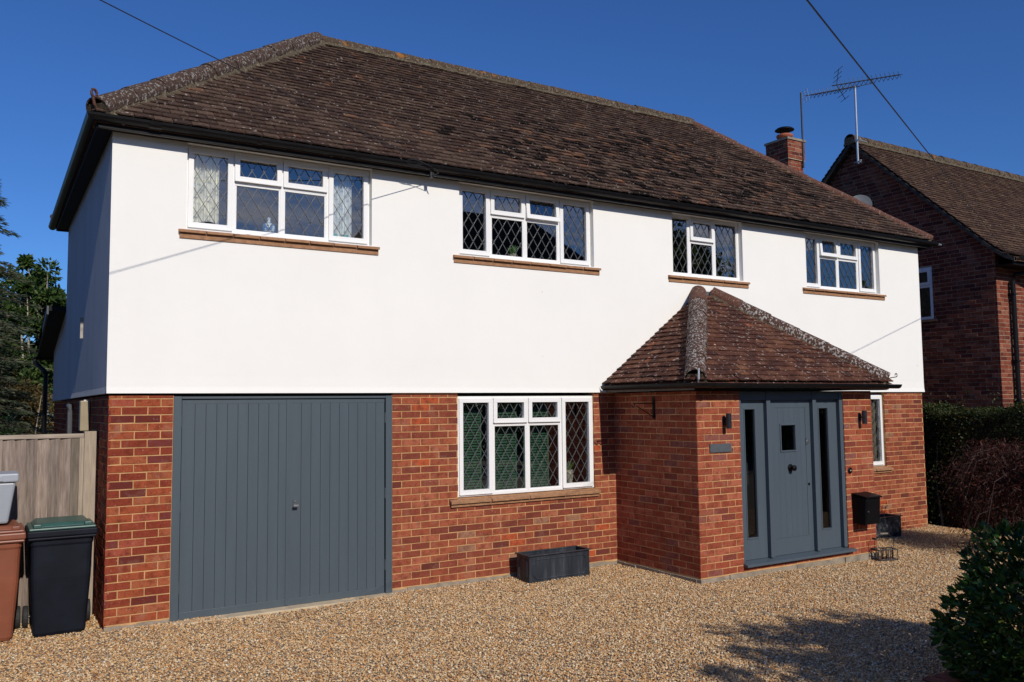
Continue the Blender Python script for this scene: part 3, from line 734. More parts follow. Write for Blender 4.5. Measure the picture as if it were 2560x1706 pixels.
# ---------------- chimney on the right flank
def add_chimney():
    x0, x1, y0, y1, zt = 12.43, 12.87, 2.70, 3.20, 7.17
    mb = MB(); mb.box(x0+.005, x1-.005, y0+.005, y1-.005, 0, zt); ch = mb.build('chimney', 'mortar_grey', house)
    q = []
    for k in range(70, 95):
        z = k*.075
        off = .03 if z > 6.72 else 0
        for o, u, n, Ln in (((x0-off, y0-off, 0), (1, 0, 0), (0, -1, 0), x1-x0+2*off), ((x0-off, y1+off, 0), (0, -1, 0), (-1, 0, 0), y1-y0+2*off), ((x1+off, y0-off, 0), (0, 1, 0), (1, 0, 0), y1-y0+2*off)):
            q += lay(o, u, n, Ln, k, k+1, start_half=(0 if n[1] else 1), unit=.225)
    place('brick', BRICK, q, ch, 'brick_neigh_single', 'brick_neigh_mass', 0)
    m_ = MB(); m_.box(x0-.05, x1+.05, y0-.05, y1+.05, zt-.05, zt-.005); m_.hexa([(x0-.02, y0-.02, 0), (x1+.02, y0-.02, 0), (x1+.02, y1+.02, 0), (x0-.02, y1+.02, 0), (x0+.1, y0+.2, 0), (x1-.1, y0+.2, 0), (x1-.1, y1-.2, 0), (x0+.1, y1-.2, 0)])
    m_.v = [(x, y, z) if i < 8 else (x, y, zt+(-.003 if i < 12 else .04)) for i, (x, y, z) in enumerate(m_.v)]
    m_.build('chimney_slab', 'concrete', ch)
    # stepped-out top courses
    m_ = MB(); m_.box(x0-.025, x1+.025, y0-.025, y1+.025, 6.73, zt-.05); m_.build('oversail', 'mortar_grey', ch)
    c = (12.65, 2.95, zt+.03)
    m_ = MB(); m_.lathe(c, [(.13, 0), (.125, .04), (.15, .05), (.165, .075), (.165, .10), (.14, .115), (.10, .115)], 24); m_.build('chimney_pot', 'terracotta', ch, smooth=False)
    m_ = MB()
    for k in range(14):
        a = 2*math.pi*k/14; m_.tube([(c[0]+.085*math.cos(a), c[1]+.085*math.sin(a), c[2]+.10), (c[0]+.085*math.cos(a), c[1]+.085*math.sin(a), c[2]+.21)], .003, 4)
    m_.tube([(c[0]+.085*math.cos(a), c[1]+.085*math.sin(a), c[2]+.16) for a in np.linspace(0, 2*math.pi, 15)], .003, 4); m_.build('bird_guard', 'black_metal', ch)
    m_ = MB(); m_.lathe(c, [(.19, .205), (.19, .215), (.15, .245), (.06, .262), (.001, .266)], 28); m_.build('cowl', 'black_metal', ch)
    return ch
add_chimney()
# ---------------- rear extension roof, downpipe
mb = MB(); mb.hexa([(-.24, 4.96, 3.31), (3, 4.96, 3.31), (3, 7.75, 2.80), (-.24, 7.75, 2.80), (-.24, 4.96, 3.38), (3, 4.96, 3.38), (3, 7.75, 2.87), (-.24, 7.75, 2.87)])
rr2 = mb.build('rear_roof', 'black_board', house)
mb = MB(); mb.hexa([(-.265, 4.96, 3.26), (-.242, 4.96, 3.26), (-.242, 6.0, 3.07), (-.265, 6.0, 3.07), (-.265, 4.96, 3.38), (-.242, 4.96, 3.38), (-.242, 6.0, 3.19), (-.265, 6.0, 3.19)]); mb.build('bargeboard', 'slate', house)
q = tile_slope((3, 7.75, 2.88), (-.25, 7.75, 2.88), (3, 5.0, 3.39), (-.25, 5.0, 3.39)); place('roof_tile', TILES, q, rr2, 'roof_tile_0', 'roof_tile_1', 0)
m_ = MB(); m_.tube([(-.27, 7.80, 2.80), (-.27, 7.78, 2.72), (-.14, 7.38, 2.55), (-.13, 7.36, 2.5), (-.13, 7.36, -.1)], .036, 10); m_.build('downpipe', 'black_gutter', house)
gutter([(3, 7.80, 2.82), (-.30, 7.80, 2.82)], .055, house)
# ---------------- garage door
gd = MB(); gd.box(.556, .63, -.006, .09, -.055, 2.04); gd.box(2.705, 2.779, -.006, .09, -.055, 2.04); gd.box(.631, 2.704, -.004, .09, 2.016, 2.038)
garage = gd.build('garage_door', 'blue_grey_paint', house, bevel=.003)
mb = MB(); mb.box(.54, 2.79, .05, .12, -.1, 2.07); mb.box(.55, 2.785, .02, .10, 2.041, 2.069); mb.build('backing', 'black_board', house)
def leaf(x0, x1, grooves, wide_first):
    y = .016
    lf = MB(); lf.box(x0, x1, y, .05, 1.968, 2.011); lf.box(x0, x1, y, .05, -.040, .028); l = lf.build('door_leaf', 'blue_grey_paint', garage, bevel=.002)
    xs_ = [x0]+grooves+[x1]
    for a, b in zip(xs_[:-1], xs_[1:]):
        m_ = MB(); m_.box(a+.0012, b-.0012, y+.0015, .046, .0285, 1.9675); m_.build('board', 'blue_grey_paint', l, bevel=.0016)
leaf(.636, 1.643, [.755+.1005*i for i in range(9)], 0)
leaf(1.649, 2.699, [1.79+.1012*i for i in range(9)], 1)
m_ = MB(); m_.box(1.636, 1.664, .008, .0155, -.035, 2.005); m_.build('meeting_strip', 'blue_grey_paint', garage, bevel=.002)
m_ = MB(); m_.box(1.708, 1.738, .006, .0185, .93, 1.0); m_.build('lock_plate', 'slate', garage); m_ = MB(); m_.tube([(1.724, .006, .985), (1.724, -.006, .985)], .011, 12); m_.build('lock', 'steel', garage)
m_ = MB(); m_.tube([(1.724, .01, .945), (1.724, -.03, .945)], .008, 8); m_.box(1.700, 1.752, -.045, -.028, .930, .952); m_.build('handle', 'steel', garage, bevel=.003)
for z in (1.75, .95, .2):
    for x in (.632, 2.703): m_ = MB(); m_.tube([(x, .008, z), (x, .008, z+.11)], .007, 8); m_.build('hinge', 'blue_grey_paint', garage)
# ---------------- porch
PX0, PX1, PY = 5.816, 8.905, -1.4625
D0, D1 = 6.492, 8.345          # door opening
mb = MB()
mb.box(PX0+.0035, PX0+.10, PY+.0055, .05, -.2, 2.06)
mb.box(PX0+.1, D0, PY+.0035, PY+.1, -.2, 2.0605); mb.box(D1, PX1-.005, PY+.0035, PY+.1, -.2, 2.06); mb.box(PX1-.1, PX1-.005, PY+.1, .05, -.2, 2.06)
mb.box(D0, D1, PY+.0035, PY+.1, -.2, .045)
pw = mb.build('porch_wall', 'mortar', house)
PL = lay((PX0, 0, 0), (0, -1, 0), (-1, 0, 0), 1.4625, 0, 28, start_half=0, top=2.06)
def fit(x0, x1, n_half): return (x1-x0+.01)/(n_half/2)
uL = fit(PX0, D0, 6); uR = fit(D1, PX1, 5)
PF = lay((PX0, PY, 0), (1, 0, 0), (0, -1, 0), D0-PX0, 0, 28, start_half=1, unit=uL, top=2.06)
PF += lay((D1, PY, 0), (1, 0, 0), (0, -1, 0), PX1-D1, 0, 28, start_half=0, unit=uR, top=2.06)
PF += lay((D0, PY, 0), (1, 0, 0), (0, -1, 0), D1-D0, 0, 1, start_half=0, top=.045)
PS = lay((PX1, PY, 0), (0, 1, 0), (1, 0, 0), 1.46, 0, 28, top=2.06)
place('porch_brick', BRICK, PL, pw, 'brick_pink_single', 'brick_pink_mass', 140, score_brick)
place('porch_brick', BRICK, PF, pw, 'brick_pink_single', 'brick_pink_mass', 160, score_brick)
place('porch_brick', BRICK, PS, pw, 'brick_pink_single', 'brick_pink_mass', 0, score_brick)
mb = MB()
for i in range(14):
    a = PX0-.015+(PX1-PX0+.03)*i/14; b = PX0-.015+(PX1-PX0+.03)*(i+1)/14; mb.box(a, b, PY-random.uniform(.008, .022), PY+.1, -.2, -.010-random.uniform(0, .008))
for i in range(7):
    a = PY+.05-PY*i/7; b = a-PY/7; mb.box(PX0-random.uniform(.01, .025), PX0+.1, a, min(b, 0.0), -.2, -.012-random.uniform(0, .01))
mb.build('footing', 'concrete', pw, bevel=.004)
mb = MB(); mb.box(PX0+.1, PX1-.1, -.6, -.55, -.1, 2.3); mb.box(PX0+.12, PX1-.12, PY+.12, -.6, -.1, -.05); mb.build('inner_wall', 'interior', pw)
# door set
y0 = -1.418
dm = MB()
for a, b in ((D0, D0+.035), (6.955, 7.02), (7.775, 7.84), (D1-.065, D1-.003)): dm.box(a+.001, b, y0-.035, y0+.05, .105, 2.06)
dm.box(D0+.001, D1-.003, y0-.026, y0+.05, 1.955, 2.058)
ds = dm.build('front_door', 'door_paint', house, bevel=.004)
m_ = MB(); m_.hexa([(D0-.012, -1.53, .050), (D1+.075, -1.53, .050), (D1+.075, -1.36, .050), (D0-.012, -1.36, .050), (D0-.012, -1.53, .078), (D1+.075, -1.53, .078), (D1+.075, -1.38, .104), (D0-.012, -1.38, .104)])
m_.build('door_sill', 'door_paint', ds, bevel=.004)
def sidelight(a, b, gx0, gx1):
    m_ = MB(); z0, z1, g0, g1 = .106, 1.953, .355, 1.843; yf = y0+.018
    for x0, x1, u0, u1 in ((a, gx0, z0, z1), (gx1, b, z0, z1), (gx0, gx1, z0, g0), (gx0, gx1, g1, z1)): m_.box(x0, x1, yf, yf+.04, u0, u1)
    s = m_.build('side_panel', 'door_paint', ds)
    m_ = MB(); ring(m_, gx0-.016, gx1+.016, g0-.016, g1+.016, .014, yf-.007, yf-.0005); m_.build('bead', 'door_paint', s, bevel=.002)
    m_ = MB(); m_.add([(gx0, yf+.02, g0), (gx1, yf+.02, g0), (gx1, yf+.02, g1), (gx0, yf+.02, g1)], [(0, 1, 2, 3)]); m_.build('pane', 'door_glass', s)
sidelight(D0+.036, 6.954, 6.635, 6.800); sidelight(7.841, D1-.066, 7.945, 8.108)
def door_leaf():
    a, b, z0, z1 = 7.022, 7.773, .106, 1.953; gx0, gx1, g0, g1 = 7.248, 7.497, 1.342, 1.645; yf = y0+.018
    m_ = MB(); ix0, ix1, iz0, iz1 = a+.085, b-.085, .30, 1.86
    m_.box(a, ix0, yf, yf+.04, z0, z1); m_.box(ix1, b, yf, yf+.04, z0, z1); m_.box(ix0, ix1, yf, yf+.04, z0, iz0); m_.box(ix0, ix1, yf, yf+.04, iz1, z1)
    lf = m_.build('door_leaf', 'door_paint', ds)
    n = 6; wd = (ix1-ix0)/n
    for i in range(n):
        x0, x1 = ix0+i*wd+.0006, ix0+(i+1)*wd-.0006; m_ = MB()
        for u0, u1 in ((iz0+.001, g0), (g1, iz1-.001)): m_.box(x0, x1, yf+.004, yf+.03, u0, u1)
        if x1 < gx0 or x0 > gx1: m_.box(x0, x1, yf+.004, yf+.03, g0, g1)
        else:
            if x0 < gx0: m_.box(x0, gx0, yf+.004, yf+.03, g0, g1)
            if x1 > gx1: m_.box(gx1, x1, yf+.004, yf+.03, g0, g1)
        m_.build('board', 'door_paint', lf, bevel=.001)
    m_ = MB(); ring(m_, gx0-.018, gx1+.018, g0-.018, g1+.018, .018, yf-.008, yf+.0035); m_.build('bead', 'door_paint', lf, bevel=.003)
    m_ = MB(); m_.add([(gx0, yf+.02, g0), (gx1, yf+.02, g0), (gx1, yf+.02, g1), (gx0, yf+.02, g1)], [(0, 1, 2, 3)]); m_.build('pane', 'door_glass', lf)
    m_ = MB(); m_.lathe((7.394, yf+.003, 1.130), [(.045, 0), (.045, -.006), (.018, -.012), (.015, -.035), (.028, -.045), (.036, -.058), (.033, -.072), (.018, -.080), (.001, -.082)], 24, 'y'); m_.build('knob', 'black_metal', lf, smooth=True)
    m_ = MB(); m_.lathe((7.712, yf, 1.437), [(.026, 0), (.026, -.010), (.02, -.016), (.001, -.016)], 18, 'y'); m_.box(7.683, 7.700, yf-.012, yf-.001, 1.40, 1.48); m_.build('lock', 'steel', lf)
    m_ = MB(); m_.lathe((7.716, yf, .918), [(.016, 0), (.016, -.008), (.001, -.009)], 14, 'y'); m_.build('keyhole', 'black_metal', lf)
door_leaf()
# porch roof
EX0, EX1, EY, EZ = 5.625, 9.105, -1.655, 2.175
AX, AY, AZ = 7.375, -.03, 3.42
d_ = .03
pr = MB(); pr.add([(EX0, EY, EZ-d_), (EX1, EY, EZ-d_), (EX1, -.027, EZ-d_), (EX0, -.027, EZ-d_), (AX-.1, -.027, AZ-d_), (AX+.1, -.027, AZ-d_)], [(0, 1, 5, 4), (1, 2, 5), (3, 0, 4), (0, 3, 2, 1)])
proof = pr.build('porch_roof', 'porch_tile_1', house)
def rough2(o): return .28 if random.random() < .12 else .04
F2 = tile_slope((EX0, EY, EZ), (EX1, EY, EZ), (AX-.1, AY, AZ), (AX+.1, AY, AZ), rough=rough2)
S2 = tile_slope((EX0, -.03, EZ), (EX0, EY, EZ), (AX-.08, -.03, AZ), (AX-.08, -.03, AZ), rough=rough2)
S3 = tile_slope((EX1, EY, EZ), (EX1, -.03, EZ), (AX+.08, -.03, AZ), (AX+.08, -.03, AZ))
place('porch_tile', TILES, F2, proof, 'porch_tile_0', 'porch_tile_1', 200, score_tile)
place('porch_tile', TILES, S2, proof, 'porch_tile_0', 'porch_tile_1', 100, score_tile)
place('porch_tile', TILES, S3, proof, 'porch_tile_0', 'porch_tile_1', 0)
pick = lambda i, n: 'hip_red' if i > n-2 else 'porch_hip'
caps((EX0+.05, EY+.05, EZ+.045), (AX-.13, -.06, AZ+.02), .115, proof, 'hip_lichen', 'hip_tile', .42, mats=pick)
caps((EX1-.05, EY+.05, EZ+.045), (AX+.13, -.06, AZ+.02), .11, proof, 'hip_lichen', 'hip_tile', .42, mats=pick)
m_ = MB(); m_.add([(AX-.16, -.09, AZ-.03), (AX+.2, -.09, AZ-.03), (AX+.14, -.035, AZ+.03), (AX-.1, -.035, AZ+.03)], [(0, 1, 2, 3)]); m_.build('lead_flashing', 'lead_came', proof)
m_ = MB(); m_.tube([(EX0+.03, EY-.01, EZ-.02), (EX0+.025, EY-.03, EZ+.01), (EX0+.03, EY-.03, EZ+.13)], .011, 6); m_.build('hip_iron', 'galvanised', proof)
m_ = MB(); m_.tube([(EX1-.03, EY+.02, EZ+.05), (EX1+.03, EY-.01, EZ+.06)]+[(EX1+.045+.022*math.cos(a), EY-.02, EZ+.085+.022*math.sin(a)) for a in np.linspace(-1.6, 3.4, 9)], .006, 6); m_.build('hip_iron', 'black_metal', proof)
mb = MB(); mb.box(EX0+.04, EX1-.04, EY+.035, EY+.055, 2.075, 2.165); mb.box(EX1-.06, EX1-.04, EY+.06, -.05, 2.075, 2.165)
mb.box(EX0+.04, EX1-.04, EY+.056, PY-.001, 2.068, 2.074); mb.build('fascia', 'black_board', proof)
mb = MB(); mb.box(EX0+.035, EX0+.055, EY+.056, -.047, 2.070, 2.165); mb.box(EX0+.056, PX0-.001, EY+.06, -.047, 2.072, 2.078); mb.build('side_fascia', 'soffit_board', proof)
gutter([(EX0-.01, -.05, 2.150), (EX0-.01, EY-.01, 2.145), (EX1+.10, EY-.01, 2.140)], .054, proof)
for x in np.arange(EX0+.25, EX1, .55):
    m_ = MB()
    for a0 in np.linspace(0, math.pi, 7)[:-1]:
        a1 = a0+math.pi/6; r_ = .058; yc = EY-.01
        m_.add([(x-.015, yc-math.cos(a0)*r_, 2.142-math.sin(a0)*r_), (x+.015, yc-math.cos(a0)*r_, 2.142-math.sin(a0)*r_), (x+.015, yc-math.cos(a1)*r_, 2.142-math.sin(a1)*r_), (x-.015, yc-math.cos(a1)*r_, 2.142-math.sin(a1)*r_)], [(0, 1, 2, 3)])
    m_.build('gutter_clip', 'black_gutter', proof)
# little overflow vent on the side wall
m_ = MB(); m_.box(-.055, -.026, 2.35, 2.42, 2.74, 2.98); m_.build('vent', 'pale_board', house)
# ================================================================== FIXTURES
def wall_light(x, z, label):
    t = root('wall_light', label, 'light', (x, PY, z), 'cylinder lights either side of the front door')
    m_ = MB(); m_.lathe((x, PY-.075, z-.085), [(.025, .0), (.031, .0), (.031, .082), (.029, .084), (.031, .086), (.031, .17), (.025, .17)], 24); m_.build('shade', 'satin_black', t)
    m_ = MB(); m_.tube([(x, PY-.046, z), (x, PY-.008, z)], .011, 10); m_.box(x-.028, x+.028, PY-.010, PY+.004, z-.045, z+.045); m_.build('bracket', 'satin_black', t)
wall_light(6.235, 1.718, 'dark cylinder wall light above the grey slate plate, left of the front door')
wall_light(8.655, 1.722, 'dark cylinder wall light on the brick pier right of the front door')
sg = root('sign', 'blank grey slate plate screwed to the brick left of the front door', 'sign', (6.16, PY, 1.41))
m_ = MB(); m_.box(5.995, 6.328, PY-.016, PY-.001, 1.367, 1.463); m_.build('plate', 'slate', sg, bevel=.002)
for x in (6.018, 6.305): m_ = MB(); m_.lathe((x, PY-.016, 1.415), [(.006, 0), (.005, -.003), (.001, -.003)], 10, 'y'); m_.build('screw', 'steel', sg)
bl = root('doorbell', 'round black doorbell with a pale button on the right porch pier', 'doorbell', (8.42, PY, 1.052))
m_ = MB(); m_.lathe((8.42, PY-.001, 1.052), [(.040, 0), (.040, -.008), (.032, -.014), (.001, -.014)], 24, 'y'); m_.build('plate', 'black_metal', bl)
m_ = MB(); m_.lathe((8.42, PY-.014, 1.052), [(.009, 0), (.008, -.005), (.001, -.006)], 12, 'y'); m_.build('button', 'pot_cream', bl)
hb = root('hanging_bracket', 'black iron hanging basket bracket on the shaded porch side wall', 'bracket', (5.815, -.75, 1.88))
m_ = MB(); m_.box(5.800, 5.812, -.765, -.735, 1.745, 2.005); m_.build('back_plate', 'black_metal', hb)
m_ = MB(); m_.tube([(5.80, -.75, 1.93), (5.50, -.75, 1.93)], .006, 6); m_.tube([(5.80, -.75, 1.77), (5.545, -.75, 1.90)], .005, 6)
m_.tube([(5.50+.022*math.cos(a), -.75, 1.908+.022*math.sin(a)) for a in np.linspace(1.5, -3.4, 10)], .005, 6); m_.build('arm', 'black_metal', hb)
ml = root('mailbox', 'black wall mailbox with a lidded top on the right porch pier', 'mailbox', (8.56, PY, .4))
bx0, bx1 = 8.44, 8.725; yb = PY-.006; yf = PY-.205
m_ = MB(); m_.hexa([(bx0, yf+.02, .385), (bx1, yf+.02, .385), (bx1, yb, .385), (bx0, yb, .385), (bx0, yf, .715), (bx1, yf, .715), (bx1, yb, .735), (bx0, yb, .735)]); m_.build('body', 'black_metal', ml, bevel=.004)
m_ = MB(); m_.hexa([(bx0-.012, yf-.022, .715), (bx1+.012, yf-.022, .715), (bx1+.012, yb, .752), (bx0-.012, yb, .752), (bx0-.012, yf-.022, .733), (bx1+.012, yf-.022, .733), (bx1+.012, yb, .768), (bx0-.012, yb, .768)]); m_.build('lid', 'black_metal', ml, bevel=.003)
m_ = MB(); m_.hexa([(bx0+.02, yf+.012, .41), (bx1-.02, yf+.012, .41), (bx1-.02, yf+.03, .41), (bx0+.02, yf+.03, .41), (bx0+.02, yf-.006, .675), (bx1-.02, yf-.006, .675), (bx1-.02, yf+.02, .675), (bx0+.02, yf+.02, .675)]); m_.build('door', 'black_metal', ml, bevel=.003)
m_ = MB(); m_.lathe((bx0+.035, yf+.004, .55), [(.009, 0), (.008, -.012), (.001, -.012)], 12, 'y'); m_.build('lock', 'steel', ml)
# planters
def planter(name_label, cx, cy, L_, W_, H_, z, mat_, rot=0):
    t = root('planter', name_label, 'planter', (cx, cy, z), 'zinc trough planters by the brick wall')
    x0, x1, a, b = cx-L_/2, cx+L_/2, cy-W_/2, cy+W_/2; th = .012
    m_ = MB()
    m_.box(x0, x1, a, a+th, z, z+H_-.012); m_.box(x0, x1, b-th, b, z, z+H_-.012); m_.box(x0, x0+th, a+th, b-th, z, z+H_-.012); m_.box(x1-th, x1, a+th, b-th, z, z+H_-.012)
    m_.box(x0+th, x1-th, a+th, b-th, z, z+.03); m_.build('body', mat_, t)
    m_ = MB(); r_ = .02
    m_.box(x0-r_, x1+r_, a-r_, a+th+.004, z+H_-.0118, z+H_); m_.box(x0-r_, x1+r_, b-th-.004, b+r_, z+H_-.0118, z+H_); m_.box(x0-r_, x0+th+.004, a+th+.0045, b-th-.0045, z+H_-.0118, z+H_); m_.box(x1-th-.004, x1+r_, a+th+.0045, b-th-.0045, z+H_-.0118, z+H_)
    m_.build('rim', mat_, t, bevel=.004)
    def octo(x0, x1, z0, z1, c): return [(x0+c, z0), (x1-c, z0), (x1, z0+c), (x1, z1-c), (x1-c, z1), (x0+c, z1), (x0, z1-c), (x0, z0+c), (x0+c, z0)]
    m_ = MB(); m_.tube([(x, a-.001, zz) for x, zz in octo(x0+.05, x1-.05, z+.06, z+H_-.055, .045)], .006, 6)
    m_.tube([(x0-.001, y, zz) for y, zz in octo(a+.045, b-.045, z+.06, z+H_-.055, .03)], .006, 6)
    m_.box(x0-.006, x1+.006, a-.007, a-.0005, z, z+.028); m_.build('moulding', mat_, t)
    m_ = MB(); m_.box(x0+th, x1-th, a+th, b-th, z+.14, z+.15); m_.build('soil', 'earth', t)
planter('dark zinc trough planter under the ground-floor window, streaked front', 4.665, -.275, .83, .26, .325, -.075, 'zinc')
planter('dark zinc trough planter with blotched front, right of the porch against the wall', 10.50, -.33, .80, .26, .33, -.13, 'zinc_blotched')
# candle lantern carrier
lc = root('lantern_carrier', 'dark metal candle jar carrier with a tall handle on the gravel by the porch corner', 'lantern', (8.80, -1.62, -.09))
def lantern():
    c = np.array([8.86, -1.60]); u = np.array([math.cos(-.35), math.sin(-.35)]); v = np.array([-u[1], u[0]]); z = gz(8.7)-.0; hl, hw, h = .135, .075, .135
    P = lambda a, b, zz: (c[0]+u[0]*a+v[0]*b, c[1]+u[1]*a+v[1]*b, zz)
    m_ = MB(); loop = [(-hl, -hw), (hl, -hw), (hl, hw), (-hl, hw), (-hl, -hw)]
    for zz in (z+.012, z+h): m_.tube([P(a, b, zz) for a, b in loop], .007, 5)
    for a in (-hl, 0, hl):
        for b in (-hw, hw): m_.tube([P(a, b, z), P(a, b, z+h)], .006, 5)
    m_.tube([P(0, -hw, z+h), P(0, hw, z+h)], .006, 5)
    m_.build('crate', 'dark_alloy', lc)
    m_ = MB(); m_.tube([P(-hl, 0, z+h), P(-hl, 0, z+.24), P(-hl*.75, 0, z+.295), P(-.055, 0, z+.325), P(.055, 0, z+.325), P(hl*.75, 0, z+.295), P(hl, 0, z+.24), P(hl, 0, z+h)], .0045, 6); m_.build('handle', 'dark_alloy', lc)
    m_ = MB(); m_.tube([P(-.055, 0, z+.326), P(.055, 0, z+.326)], .012, 8); m_.build('grip', 'bark', lc)
    for a in (-.07, .07): m_ = MB(); m_.lathe((*P(a, 0, z+.015)[:2], z+.015), [(.045, 0), (.048, .05), (.048, .12), (.045, .12), (.044, .01)], 16); m_.build('jar', 'clear_glass', lc)
lantern()
# things behind the panes
def curtain(x0, x1, z0, z1, y, mat_, label, wav=.018):
    m_ = MB(); n = 40; vs = []
    for i in range(n+1):
        x = x0+(x1-x0)*i/n; yy = y+wav*math.sin(i*1.25)+.006*math.sin(i*2.9); vs += [(x, yy, z0), (x, yy, z1)]
    m_.add(vs, [(2*i, 2*i+2, 2*i+3, 2*i+1) for i in range(n)]); o = m_.build('curtain', mat_); tag(o, label, 'curtain')
curtain(.69, .97, 3.68, 4.47, .13, 'curtain_cream', 'cream patterned curtain behind the first pane of the upper left window')
curtain(2.11, 2.36, 3.68, 4.47, .13, 'curtain_white', 'white curtain behind the last pane of the upper left window')
curtain(9.8, 11.25, .93, 2.0, .14, 'blind_olive', 'olive brown curtain behind the narrow window right of the porch')
curtain(8.00, 8.12, 3.68, 4.47, .2, 'curtain_dull', 'dull grey curtain at the right of the small upper window')
m_ = MB(); m_.lathe((.86, .13, 3.695), [(.02, 0), (.03, .01), (.075, .045), (.08, .055), (.07, .05), (.01, .02)], 20); tag(m_.build('bowl', 'black_metal'), 'dark shallow bowl on the sill of the upper left window', 'bowl')
m_ = MB(); m_.lathe((1.475, .15, 3.695), [(.02, 0), (.055, .015), (.068, .06), (.055, .11), (.018, .13), (.014, .15), (.022, .17), (.006, .185)], 20); tag(m_.build('vase', 'blue_spots', smooth=True), 'round blue and white spotted vase behind the upper left window', 'vase')
for x, lb in ((2.165, 'left one of two teal glass candle cups in the upper left window'), (2.285, 'right one of two teal glass candle cups in the upper left window')):
    m_ = MB(); m_.lathe((x, .135, 3.668), [(.02, 0), (.035, .005), (.04, .10), (.036, .10), (.03, .01)], 18); tag(m_.build('candle_cup', 'teal_glass'), lb, 'candle cup', 'teal candle cups on the sill')
def potplant(x, y, z, r, h, mat_, label, n=26, lh=.16):
    t = root('potted_plant', label, 'plant', (x, y, z)); m_ = MB(); m_.lathe((x, y, z), [(r*.62, 0), (r*.7, h*.1), (r, h*.75), (r*.92, h), (r*.8, h*.96)], 20); m_.build('pot', mat_, t, smooth=True)
    m_ = MB()
    for i in range(n):
        a = random.uniform(0, 6.28); l = lh*random.uniform(.6, 1.1); sp_ = random.uniform(.25, .8); w_ = .016
        b = np.array([x, y, z+h*.9]); d = np.array([math.cos(a)*sp_, math.sin(a)*sp_*.6, 1]); d /= np.linalg.norm(d); s = np.cross(d, (.3, 1, .1)); s /= np.linalg.norm(s)
        m_.add([b, b+d*l*.5+s*w_, b+d*l+np.array([0, 0, -.02]), b+d*l*.5-s*w_], [(0, 1, 2, 3)])
    m_.build('foliage', 'plant_green', t)
potplant(5.19, .13, .905, .05, .22, 'pot_cream', 'green leafy plant in a tall cream pot behind the ground-floor window')
potplant(4.42, .15, 3.665, .045, .08, 'pot_cream', 'small plant in a pale pot behind the second upper window', 22, .14)
for i, (a, b, lb) in enumerate(((3.66, 3.985, 'leftmost green louvred shutter behind the ground-floor window'), (4.10, 4.47, 'middle green louvred shutter behind the ground-floor window'), (4.56, 4.93, 'green louvred shutter behind the third pane of the ground-floor window'))):
    t = root('shutter', lb, 'shutter', ((a+b)/2, .2, .92), 'green louvred shutters behind the ground-floor window')
    m_ = MB(); m_.box(a, a+.02, .185, .21, .91, 1.97); m_.box(b-.02, b, .185, .21, .91, 1.97); m_.build('stile', 'shutter_green', t)
    me0 = None
    for k in range(34):
        z = .92+k*.031
        if me0 is None:
            m_ = MB(); m_.hexa([(a+.02, .178, z), (b-.02, .178, z), (b-.02, .21, z+.022), (a+.02, .21, z+.022), (a+.02, .178, z+.005), (b-.02, .178, z+.005), (b-.02, .21, z+.027), (a+.02, .21, z+.027)]); o0 = m_.build('louvre', 'shutter_green', t); me0 = o0
        else: o = o0.copy(); link(o, t); o.location = (0, 0, k*.031)
# passage wall lamp and white pipe on the brick flank
sl = root('bulkhead_light', 'cream bulkhead light on the shaded brick side wall above the fence', 'light', (-.03, 1.55, 1.8))
m_ = MB(); m_.box(-.10, -.006, 1.55, 1.70, 1.70, 2.02); m_.build('lens', 'cream_lens', sl, bevel=.01); m_ = MB(); m_.box(-.055, -.004, 1.705, 1.73, 1.68, 2.03); m_.build('bracket', 'pvc_white', sl)
m_ = MB(); m_.tube([(-.04, 3.9, 1.98), (-.05, 3.6, 1.97), (-.05, 3.5, 1.9), (-.05, 3.5, -.1)], .03, 8); tag(m_.build('waste_pipe', 'lead_came'), 'pale grey waste pipe on the brick side wall behind the fence', 'pipe')  # dull lead colour carries the passage shade on the pipe
# ================================================================== FENCE AND BINS
fe = root('fence', 'weathered timber fence panel closing the side passage, with capping rail', 'fence', (-.1, .75, -.06))
m_ = MB(); m_.box(-.128, -.022, .70, .80, -.1, 1.715); m_.build('post', 'post_wood', fe, bevel=.004)
m_ = MB(); m_.box(-3.2, -.13, .725, .785, 1.655, 1.695); m_.build('capping_rail', 'fence_rail', fe, bevel=.003)
m_ = MB(); m_.box(-3.2, -.13, .775, .81, 1.3, 1.38); m_.box(-3.2, -.13, .775, .81, .3, .38); m_.build('rail', 'fence_dark', fe)
m_ = MB(); m_.box(-.165, -.1285, .728, .765, -.08, 1.654); m_.build('stile', 'post_wood', fe)
m_ = MB(); m_.box(-.236, -.166, .735, .765, -.08, 1.654); m_.build('stile', 'fence_dark', fe)
x = -.238
while x > -3.2:
    wd = .095; m_ = MB(); j = random.uniform(-.002, .002)
    m_.hexa([(x-wd-.014, .756+j, -.08), (x, .731+j, -.08), (x, .765, -.08), (x-wd-.014, .764, -.08), (x-wd-.014, .756+j, 1.654), (x, .731+j, 1.654), (x, .765, 1.654), (x-wd-.014, .764, 1.654)])
    m_.build('fence_board', 'fence_wood', fe); x -= wd
